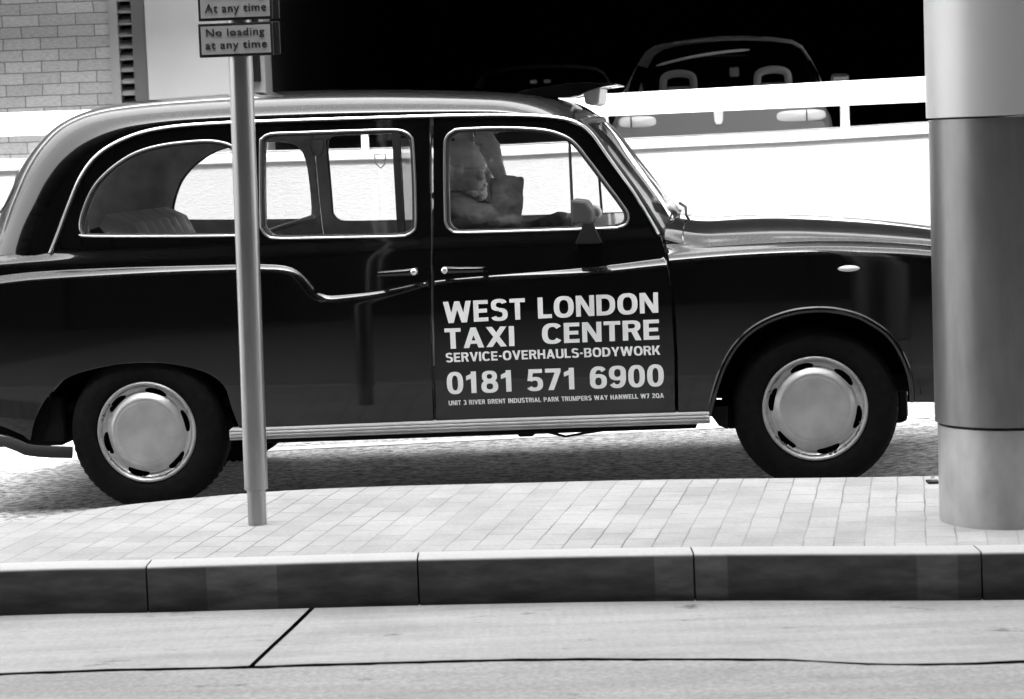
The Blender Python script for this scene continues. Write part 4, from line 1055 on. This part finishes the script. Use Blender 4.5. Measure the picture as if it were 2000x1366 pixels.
def sign(name, label, x0, x1, y0, y1, lines):
    Ys = pb.y - .065; TL, TR, BL, BR = atY(x0, y0, Ys), atY(x1, y0 - (x1 - x0) * .033, Ys), atY(x0 + (y1 - y0) * .035, y1, Ys), atY(x1 + (y1 - y0) * .035, y1 - (x1 - x0) * .033, Ys)
    xa, xb, za, zb_ = (TL.x + BL.x) / 2, (TR.x + BR.x) / 2, (BL.z + BR.z) / 2, (TL.z + TR.z) / 2
    t = empty(name, label, 'sign', ((xa + xb) / 2, Ys, (za + zb_) / 2), group='no-loading signs on the pole'); hw, hh = (xb - xa) / 2, (zb_ - za) / 2
    MB().box((-hw, 0, -hh), (hw, .014, hh), .003).build('frame', M['frame'], t)
    MB().box((-hw + .012, .085, -hh + .006), (hw + .016, .105, hh + .004), .003).build('rear_plate', M['frame'], t)
    MB().box((-hw + .009, -.003, -hh + .010), (hw - .009, .002, hh - .010)).build('face', M['plate'], t)
    for s in (-1, 1): MB().box((s * .05 - .008, .012, -.012), (s * .05 + .008, .09, .012)).build('bracket', M['frame'], t)
    for (tx_, u0, u1, v0, v1) in lines:
        flat_text(tx_, 0, 1, 0, 1, .012, M['signtext'], 'text', t, lambda u, v: Vector((-hw + 2 * hw * (u0 + (u1 - u0) * u), -.0045, -hh + 2 * hh * (v0 + (v1 - v0) * v))), 1.08)
sign('parking_sign', 'lower grey plate on the slim pole reading No loading at any time', 387, 532, 47, 113, [('No loading', .105, .89, .535, .84), ('at any time', .09, .92, .15, .465)])
sign('parking_sign', 'upper grey plate on the slim pole reading At any time, cut by the photo top', 385, 530, -26, 42, [('At any time', .09, .92, .15, .48), ('No waiting', .105, .89, .54, .86)])

# large round pillar
def cyl(r, z0, z1, name, mat, par, ch=.0): return MB().lathe([(r - .03, z0), (r, z0 + ch), (r, z1 - ch), (r - .03, z1)], 128, 'z').build(name, mat, par, True, angle=30)
cb = atZ(1962, 1036, TOP); RB = .236
base_l = atZ(1836, 985, TOP)
pcx = atY(1836, 960, cb.y + RB).x + RB; pcy = cb.y + RB
pil = empty('pillar', 'thick round steel-clad pillar standing on the paving at the right', 'pillar', (pcx, pcy, TOP))
M['clad'] = node_mat('cladding_steel', .22, .36, .5, .8, noise=.10, nscale=5, stretch=(5, 5, 1.2), bump=.04, bscale=3); M['clad2'] = node_mat('pillar_collar_paint', .55, .40, .5, .3, noise=.04, nscale=3)
M['foot'] = node_mat('pillar_foot', .42, .42, .5, .6, noise=.22, nscale=5, stretch=(2, 2, 1))
zs = atY(1960, 841, pcy - RB).z - TOP; zj = CAMH + .005 - TOP
cyl(RB, -.03, zs, 'foot', M['foot'], pil, .004); cyl(RB + .009, zs + .004, zj, 'shaft', M['clad'], pil, .003); cyl(RB + .017, zj + .002, 7.5, 'upper_shaft', M['clad2'], pil, .002)
bk_ = atZ(1822, 943, TOP)
bb = empty('bolt_bracket', 'small dark bolted bracket fixed to the paving beside the round pillar foot', 'bracket', (bk_.x, bk_.y, TOP))
MB().box((-.022, -.03, 0), (.02, .03, .008), .001).build('base_plate', M['rubber'], bb); MB().lathe([(.009, .008), (.009, .022), (.001, .024)], 10, 'z').build('bolt', M['chrome'], bb)

# ================================================================== BEYOND THE ROAD
# rail and ramp wall follow one line in plan, climbing to the right
M['white'] = node_mat('white_masonry_paint', .19, .8, .2, noise=.06, nscale=40, bump=.5, bscale=35, stretch=(1, 1, 4))
M['railw'] = node_mat('white_rail_paint', .75, .45, .4)
M['coping'] = node_mat('coping_stone', .30, .7, .3, noise=.1, nscale=12)
def Yp(px): return float(np.interp(px, [-600, 0, 600, 1100, 1300, 1850, 2600, 4000], [14.2, 14.5, 15.2, 15.3, 15.2, 14.3, 13.3, 12.8]))
xp = list(range(-2000, 4000, 50))
led = lambda x: float(np.interp(x, [-2000, -600, 60, 520, 990, 1240, 1550, 1825, 2600, 4000], [388, 340, 318, 303, 291, 278, 263, 246, 202, 125]))
rt_ = lambda x: float(np.interp(x, [-2000, -600, 150, 1180, 1810, 2600, 4000], [288, 240, 214, 182.5, 148, 100, 20]))
rb_ = lambda x: float(np.interp(x, [-2000, -600, 50, 1180, 1810, 2600, 4000], [340, 292, 267, 229, 201, 160, 85]))
wl = MB(); cp = MB()
for i, x in enumerate(xp): pass
rowsW = []; rowsC = []
for x in xp:
    t = atY(x, led(x), Yp(x)); X, Y, Z = t
    rowsW.append([(X, Y - .02, zr(X) - .15), (X, Y + .05, Z - .047), (X, Y + .30, Z - .047)])
    rowsC.append([(X, Y + .08, Z - .05), (X, Y + .028, Z - .045), (X, Y + .025, Z - .010), (X, Y + .032, Z), (X, Y + .36, Z + .028), (X, Y + .40, Z - .05)])
wall = empty('ramp_wall', 'long white roughcast wall with a pale coping running behind the taxi', 'wall', (0, 0, 0))
MB().grid([r_[:2] + [(r_[1][0], r_[1][1], r_[1][2] + .0)] for r_ in rowsW]).build('wall_face', M['white'], wall, True)
MB().grid(rowsC).build('coping', M['coping'], wall, True, angle=30)
rail = empty('guard_rail', 'broad white guard rail on short posts above the white wall', 'rail', (0, 0, 0))
rg = []
for x in xp:
    Y = Yp(x) + .12; a = atY(x, rt_(x), Y); b_ = atY(x, rb_(x), Y)
    rg.append([(a.x, Y + .03, a.z - .01), (a.x, Y, a.z - .006), (a.x, Y - .004, a.z - .02), (a.x, Y - .004, b_.z + .02), (a.x, Y, b_.z + .006), (a.x, Y + .03, b_.z + .01), (a.x, Y + .03, a.z - .01)])
MB().grid(rg).build('beam', M['railw'], rail, True, angle=30)
for x in (-1165, -696, -227, 243, 712, 1181, 1650, 2119, 2588, 3057, 3526):
    Y = Yp(x) + .19; a = atY(x - 8, rb_(x) - 15, Y); b_ = atY(x + 9, led(x), Y)
    MB().box((a.x, Y - .02, b_.z - .05), (b_.x, Y + .04, a.z), .004).build('post', M['railw'], rail)
# deck behind the wall
DZ = .85
dk = MB().box((-12, 15.9, .3), (14, 45, DZ)); deck = struct(dk.build('parking_deck', M['ground']))

# building: brick pier, louvre, pale column, dark opening
YB = 16.3
m, n, l, b, tc = tree('old_brick', .85, .2)
vm = n.new('ShaderNodeVectorMath'); vm.operation = 'MULTIPLY_ADD'; vm.inputs[1].default_value = (.03, .0, .012)
wn = n.new('ShaderNodeTexNoise'); wn.inputs['Scale'].default_value = 7; wn.inputs['Detail'].default_value = 5; l.new(tc.outputs['Object'], wn.inputs[0]); l.new(wn.outputs['Color'], vm.inputs[0]); l.new(tc.outputs['Object'], vm.inputs[2])
sx = n.new('ShaderNodeSeparateXYZ'); l.new(vm.outputs[0], sx.inputs[0]); cx = n.new('ShaderNodeCombineXYZ'); l.new(sx.outputs['X'], cx.inputs[0]); l.new(sx.outputs['Z'], cx.inputs[1])
t = n.new('ShaderNodeTexBrick'); t.inputs['Scale'].default_value = 1; t.inputs['Brick Width'].default_value = .26; t.inputs['Row Height'].default_value = .0815; t.inputs['Mortar Size'].default_value = .0042; t.inputs['Mortar Smooth'].default_value = .5
t.inputs['Color1'].default_value = (0, 0, 0, 1); t.inputs['Color2'].default_value = (1, 1, 1, 1); l.new(cx.outputs[0], t.inputs[0])
f = noise(n, l, tc, 30, (1, 1, 3), detail=6)
c = mathn(n, l, 'MULTIPLY', mapr(n, l, t.outputs['Color'], 0, 1, .37, .46), mapr(n, l, f, .3, .7, .8, 1.2))
mx = n.new('ShaderNodeMix'); mx.data_type = 'FLOAT'; l.new(t.outputs['Fac'], mx.inputs[0]); l.new(c, mx.inputs[2]); mx.inputs[3].default_value = .12
l.new(mx.outputs[0], b.inputs[0]); q = bumpn(n, l, b, t.outputs['Fac'], -.8, .012); bumpn(n, l, b, f, .5, .01, q); M['brick'] = m
bd = empty('car_park_building', 'brick and concrete building with a dark open car park bay behind the white rail', 'building', (0, YB, 0))
def bx2(mb, x0, x1, y0, y1, z0, z1): return mb.box((x0, y0 - YB, z0), (x1, y1 - YB, z1))
xL = lambda px, Y=YB: atY(px, 120, Y).x
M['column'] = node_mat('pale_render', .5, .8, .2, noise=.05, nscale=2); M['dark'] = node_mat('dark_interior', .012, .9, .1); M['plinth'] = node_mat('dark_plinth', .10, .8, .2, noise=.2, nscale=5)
bx2(MB(), -14, xL(216), YB, YB + .4, 1.10, 4.6).build('brick_wall', M['brick'], bd)
bx2(MB(), -14, xL(213), YB + .03, YB + .4, .3, 1.10).build('plinth', M['plinth'], bd)
# louvre strip: jamb, slats, jamb
lv = bx2(MB(), xL(217), xL(234), YB - .02, YB + .3, .85, 4.6); lv.build('louvre_frame', node_mat('louvre_grey', .32, .6, .3), bd)
bx2(MB(), xL(262), xL(288), YB - .03, YB + .3, .85, 4.6).build('louvre_frame', node_mat('louvre_dark', .13, .6, .3), bd)
M['slat'] = node_mat('slat_grey', .32, .5, .3); sl_ = MB(); zz = .86
while zz < 4.5:
    sl_.prism([(.0, zz), (.09, zz + .05), (.10, zz + .045), (.012, zz - .012), (0, zz - .01)], xL(234), xL(262), 'x'); zz += .083
sl_.build('louvre_slats', M['slat'], bd); bx2(MB(), xL(234), xL(262), YB + .15, YB + .2, .8, 4.6).build('louvre_back', M['dark'], bd)
# pale column and pipe
bx2(MB(), xL(289), xL(491), YB - .05, YB + .9, .3, 4.6).build('column', M['column'], bd, False, .01)
pj = MB(); pj.box((xL(491) + .002, .02, .85), (xL(516), .5, 4.6)); pj.build('opening_jamb', M['slat'], bd)
zq = atY(500, 160, YB).z; MB().box((xL(494), -.045, zq), (xL(508), .018, 3.4), .004).build('cable_box', M['dark'], bd)
# interior shell of the car park
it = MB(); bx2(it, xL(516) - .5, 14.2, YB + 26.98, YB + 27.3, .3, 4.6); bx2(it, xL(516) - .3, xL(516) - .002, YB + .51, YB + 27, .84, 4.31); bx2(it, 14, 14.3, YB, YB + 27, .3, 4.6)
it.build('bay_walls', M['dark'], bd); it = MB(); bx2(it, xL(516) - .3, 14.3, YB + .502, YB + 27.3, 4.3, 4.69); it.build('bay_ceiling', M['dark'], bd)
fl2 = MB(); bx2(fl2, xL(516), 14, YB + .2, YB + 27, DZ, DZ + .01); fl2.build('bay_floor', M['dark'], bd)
bx2(MB(), -14, xL(516), YB - 1.35, YB + .5, 3.45, 3.84).build('shading_overhang', M['column'], bd)  # unseen slab added to keep the sun off the brick
bx2(MB(), xL(516) + .004, 14.3, YB - 1.36, YB + .5, 4.28, 4.68).build('shading_overhang', M['dark'], bd)  # unseen slab added to keep sun off the cars, raised to admit sky
bx2(MB(), -14, 14.3, YB - 1.30, YB + .5, 4.7, 9).build('upper_wall', M['brick'], bd)

# parked cars seen from behind
def back_car(px, Y, sc, name, label, col, lit, withglass=True):
    base = atY(px, 250, Y)
    cpaint = node_mat('car_paint_lifted', col, .3, .5)  # roof far paler than the body, making up for light missing in the bay
    t = empty(name, label, 'car', (base.x, Y, DZ + .01), group='cars parked in the dark bay'); t.scale = (sc, sc, sc); t.rotation_euler = (0, 0, R(-7.5 if lit else -3))
    # body: sections across, from the tail (y 0) to the nose (y 4.2)
    def ring(y, w_, zt, zb_=.28, sh=.62):
        pts = []
        for a in np.linspace(-1, 1, 25):
            x = w_ * math.copysign(abs(a) ** 1, a); s_ = abs(a); z = zt - .05 * s_ ** 2 - (.14 * max(0, (s_ - .86) / .14) ** 2)
            pts.append(Vector((x * (1 - 0 * s_), y, z)))
        pts = [Vector((-w_ * .97, y, zb_)), Vector((-w_ * 1.02, y, sh))] + pts + [Vector((w_ * 1.02, y, sh)), Vector((w_ * .97, y, zb_))]
        return pts
    body_rows = [ring(y, w_, zt, zb_) for y, w_, zt, zb_ in ((0, .74, .80, .45), (.02, .78, .86, .35), (.10, .815, .90, .28), (.5, .83, .925, .28), (1.2, .84, .93, .28), (3., .84, .90, .28), (3.8, .80, .80, .3), (4.2, .62, .62, .4))]
    bo = MB().grid(body_rows); k = len(bo.v); nn = len(body_rows[0]); bo.f += [tuple(range(nn)), tuple(range(k - nn, k))]
    bo.build('body', node_mat('car_body_paint', col * .14, .3, .5), t, True, angle=40)
    # greenhouse outline from the photograph's rear view (half widths at heights), swept forward
    prof = [(.83, .90), (.81, .98), (.77, 1.10), (.715, 1.21), (.65, 1.315), (.57, 1.365), (.40, 1.395), (.2, 1.412), (0, 1.418)]
    def gr_(y, k, zk): return [Vector((-x * k, y, .90 + (z - .90) * zk)) for x, z in prof] + [Vector((x * k, y, .90 + (z - .90) * zk)) for x, z in prof[-2::-1]]
    # roof: pillars and roof skin as a frame round the rear window
    rear = [(.62, 1.0, .02), (.95, .99, .55), (1.25, .975, .90), (1.45, .97, .985), (1.9, .965, 1.0), (2.4, .95, .985), (2.9, .98, .5), (3.2, 1.0, .02)]
    rr_ = []
    for y, k, zk in rear:
        rr_.append([Vector((-x * (k), y, .90 + (z - .90) * min(1, zk if True else 1))) for x, z in prof] + [Vector((x * k, y, .90 + (z - .90) * zk)) for x, z in prof[-2::-1]])
    G = MB().grid(rr_); nb_ = len(rr_[0]); keep_, pane = [], []
    for k, f_ in enumerate(G.f):
        i, j = k // (nb_ - 1), k % (nb_ - 1)
        (pane if (i in (0, 1) and 2 <= j <= nb_ - 4) or (i in (5, 6) and 2 <= j <= nb_ - 4) or (i in (3, 4) and j in (1, 2, nb_ - 4, nb_ - 3)) else keep_).append(f_)
    V_ = [q.copy() for q in G.v]; G.f = keep_; ro = G.build('roof', cpaint, t, True, angle=60)
    if withglass:
        g2 = MB(); g2.v = V_; g2.f = pane; g2.build('window', M['darkglass'], ro, True)
    if not lit: 
        for s in (-.06, .075): MB().box((s - .035, .70, 1.20), (s + .035, .74, 1.235), .012).build('reflection_block', node_mat('reflection_white', .8, .3), t)  # bright reflections on this car, built as white blocks
        return t
    MB().tube([Vector((x, 1.28, 1.385 - .10 * x * x)) for x in np.linspace(-.46, .34, 14)], [.003] + [.008] * 12 + [.003], 8).build('roof_glint', M['chrome'], ro, True)  # highlight along the roof edge, built as a bright tube
    MB().tube([Vector((x, 1.06, 1.28 - .16 * (x - .25) ** 2)) for x in np.linspace(-.52, .22, 14)], [.003] + [.011] * 12 + [.003], 8).build('glass_glint', M['railw'], ro, True)  # sky reflection on the rear glass, built as a white tube
    hrm = node_mat('headrest_cloth', .8, .8, .2)
    for s in (-1, 1):
        c = Vector((s * .385, 1.75, 1.0))
        hrb = MB().tube(catmull([c + Vector((-.12, 0, -.2)), c + Vector((-.125, 0, .05)), c + Vector((-.10, 0, .115)), c + Vector((0, 0, .135)), c + Vector((.10, 0, .115)), c + Vector((.125, 0, .05)), c + Vector((.12, 0, -.2))], .02), .032, 10).build('headrest', hrm, t, True)
        MB().box((c.x - .19, 1.74, .4), (c.x + .19, 1.84, .97), .05).build('front_seat', hrm, t)
        MB().box((c.x - .09, 1.765, .96), (c.x + .09, 1.80, 1.03), .01).build('headrest_pad', hrm, hrb)
    MB().box((-.0 + .02, 2.2, 1.10), (.10, 2.22, 1.18), .012).build('rear_view_mirror', node_mat('mirror_card', .75, .4), t)
    lens = node_mat('tail_lens', .55, .3, .5)
    for s, w_ in ((-1, .15), (1, .19)):
        c = s * .60
        o = MB(); P_ = []
        for r_, d_ in ((1, 0), (.9, -.02), (.6, -.03), (0.02, -.034)):
            P_.append([Vector((c + w_ * r_ * math.copysign(abs(math.cos(a)) ** .6, math.cos(a)), -.0 + d_ + .02, .745 + .045 * r_ * math.copysign(abs(math.sin(a)) ** .6, math.sin(a)))) for a in np.linspace(0, 2 * math.pi, 33)])
        o.grid(P_); tl = o.build('tail_light', lens, t, True)
        MB().box((c + s * .05 - .004, -.03, .705), (c + s * .05 + .004, .0, .785)).build('lens_divider', M['rubber'], tl)
    MB().prism([(-.035, .80), (.035, .80), (.03, .73), (.018, .705), (-.018, .705), (-.03, .73)], -.012, .02).build('boot_badge', M['railw'], t)
    MB().box((-.80, -.10, .38), (.80, .05, .56), .04).build('bumper', M['rubber'], t)
    mr = MB(); mr.box((.86, 2.5, .98), (1.02, 2.6, 1.10), .03); mr.build('door_mirror', M['knob'], t)
    for s in (-1, 1):
        for yy in (.75, 3.3): MB().lathe([(.18, -.09), (.29, -.09), (.30, -.07), (.30, .07), (.29, .09), (.18, .09)], 32, 'y').build('tyre', M['tyre'], t, True).matrix_local = Matrix.Translation((s * .74, yy, .30)) @ Matrix.Rotation(R(90), 4, 'Z')
    return t
back_car(1404, 17.0, 1.0, 'parked_car', 'dark two-door car seen from behind above the white rail, with hollow headrests', .85, True)
back_car(1052, 21.5, .98, 'parked_car', 'black car deeper in the dark bay, only its roof showing left of the other', .3, False)

# unseen elevated deck overhead, height and edge set so its shade covers this side
ZD = 11.0; YE = 10.65 - ZD / math.tan(SUN_EL)
ob = empty('elevated_deck', 'unseen dark elevated deck set to shade the near side of the street', 'bridge', (0, YE, ZD))
M['soffit'] = node_mat('deck_soffit', .05, .8, .2, noise=.15, nscale=2)
MB().box((-45, -24, 0), (45, 0, 1.1)).build('slab', M['soffit'], ob)
for k in range(-10, 11): MB().box((k * 4 - .2, -24, -.45), (k * 4 + .2, -.3, -.002)).build('beam', M['soffit'], ob)
ob = empty('opposite_building', 'dark building across the street that the black taxi doors reflect', 'building', (0, -9, 0))
MB().box((-40, -6, -.1), (40, 0, ZD + 4)).build('wall', M['soffit'], ob)
for k in range(-9, 10):
    MB().box((k * 4 - .3, .002, -.1), (k * 4 + .3, .5, ZD - .5)).build('pier', M['soffit'], ob)

# crumpled pale cloth at the foot of the windscreen
pz = TX @ LP(1301, 404, .0)
cr = MB(); blob(cr, (0, 0, 0), (.065, .18, .03), (0, 30, 0), 48)
co = cr.build('crumpled_cloth', node_mat('pale_cloth', .30, .9, .1, noise=.3, nscale=20), None, True, angle=180); co.location = pz
tag(co, 'crumpled pale cloth lying at the foot of the taxi windscreen', 'cloth')
tx2 = bpy.data.textures.new('creases', 'CLOUDS'); tx2.noise_scale = .035; dm = co.modifiers.new('creases', 'DISPLACE'); dm.texture = tx2; dm.strength = .05
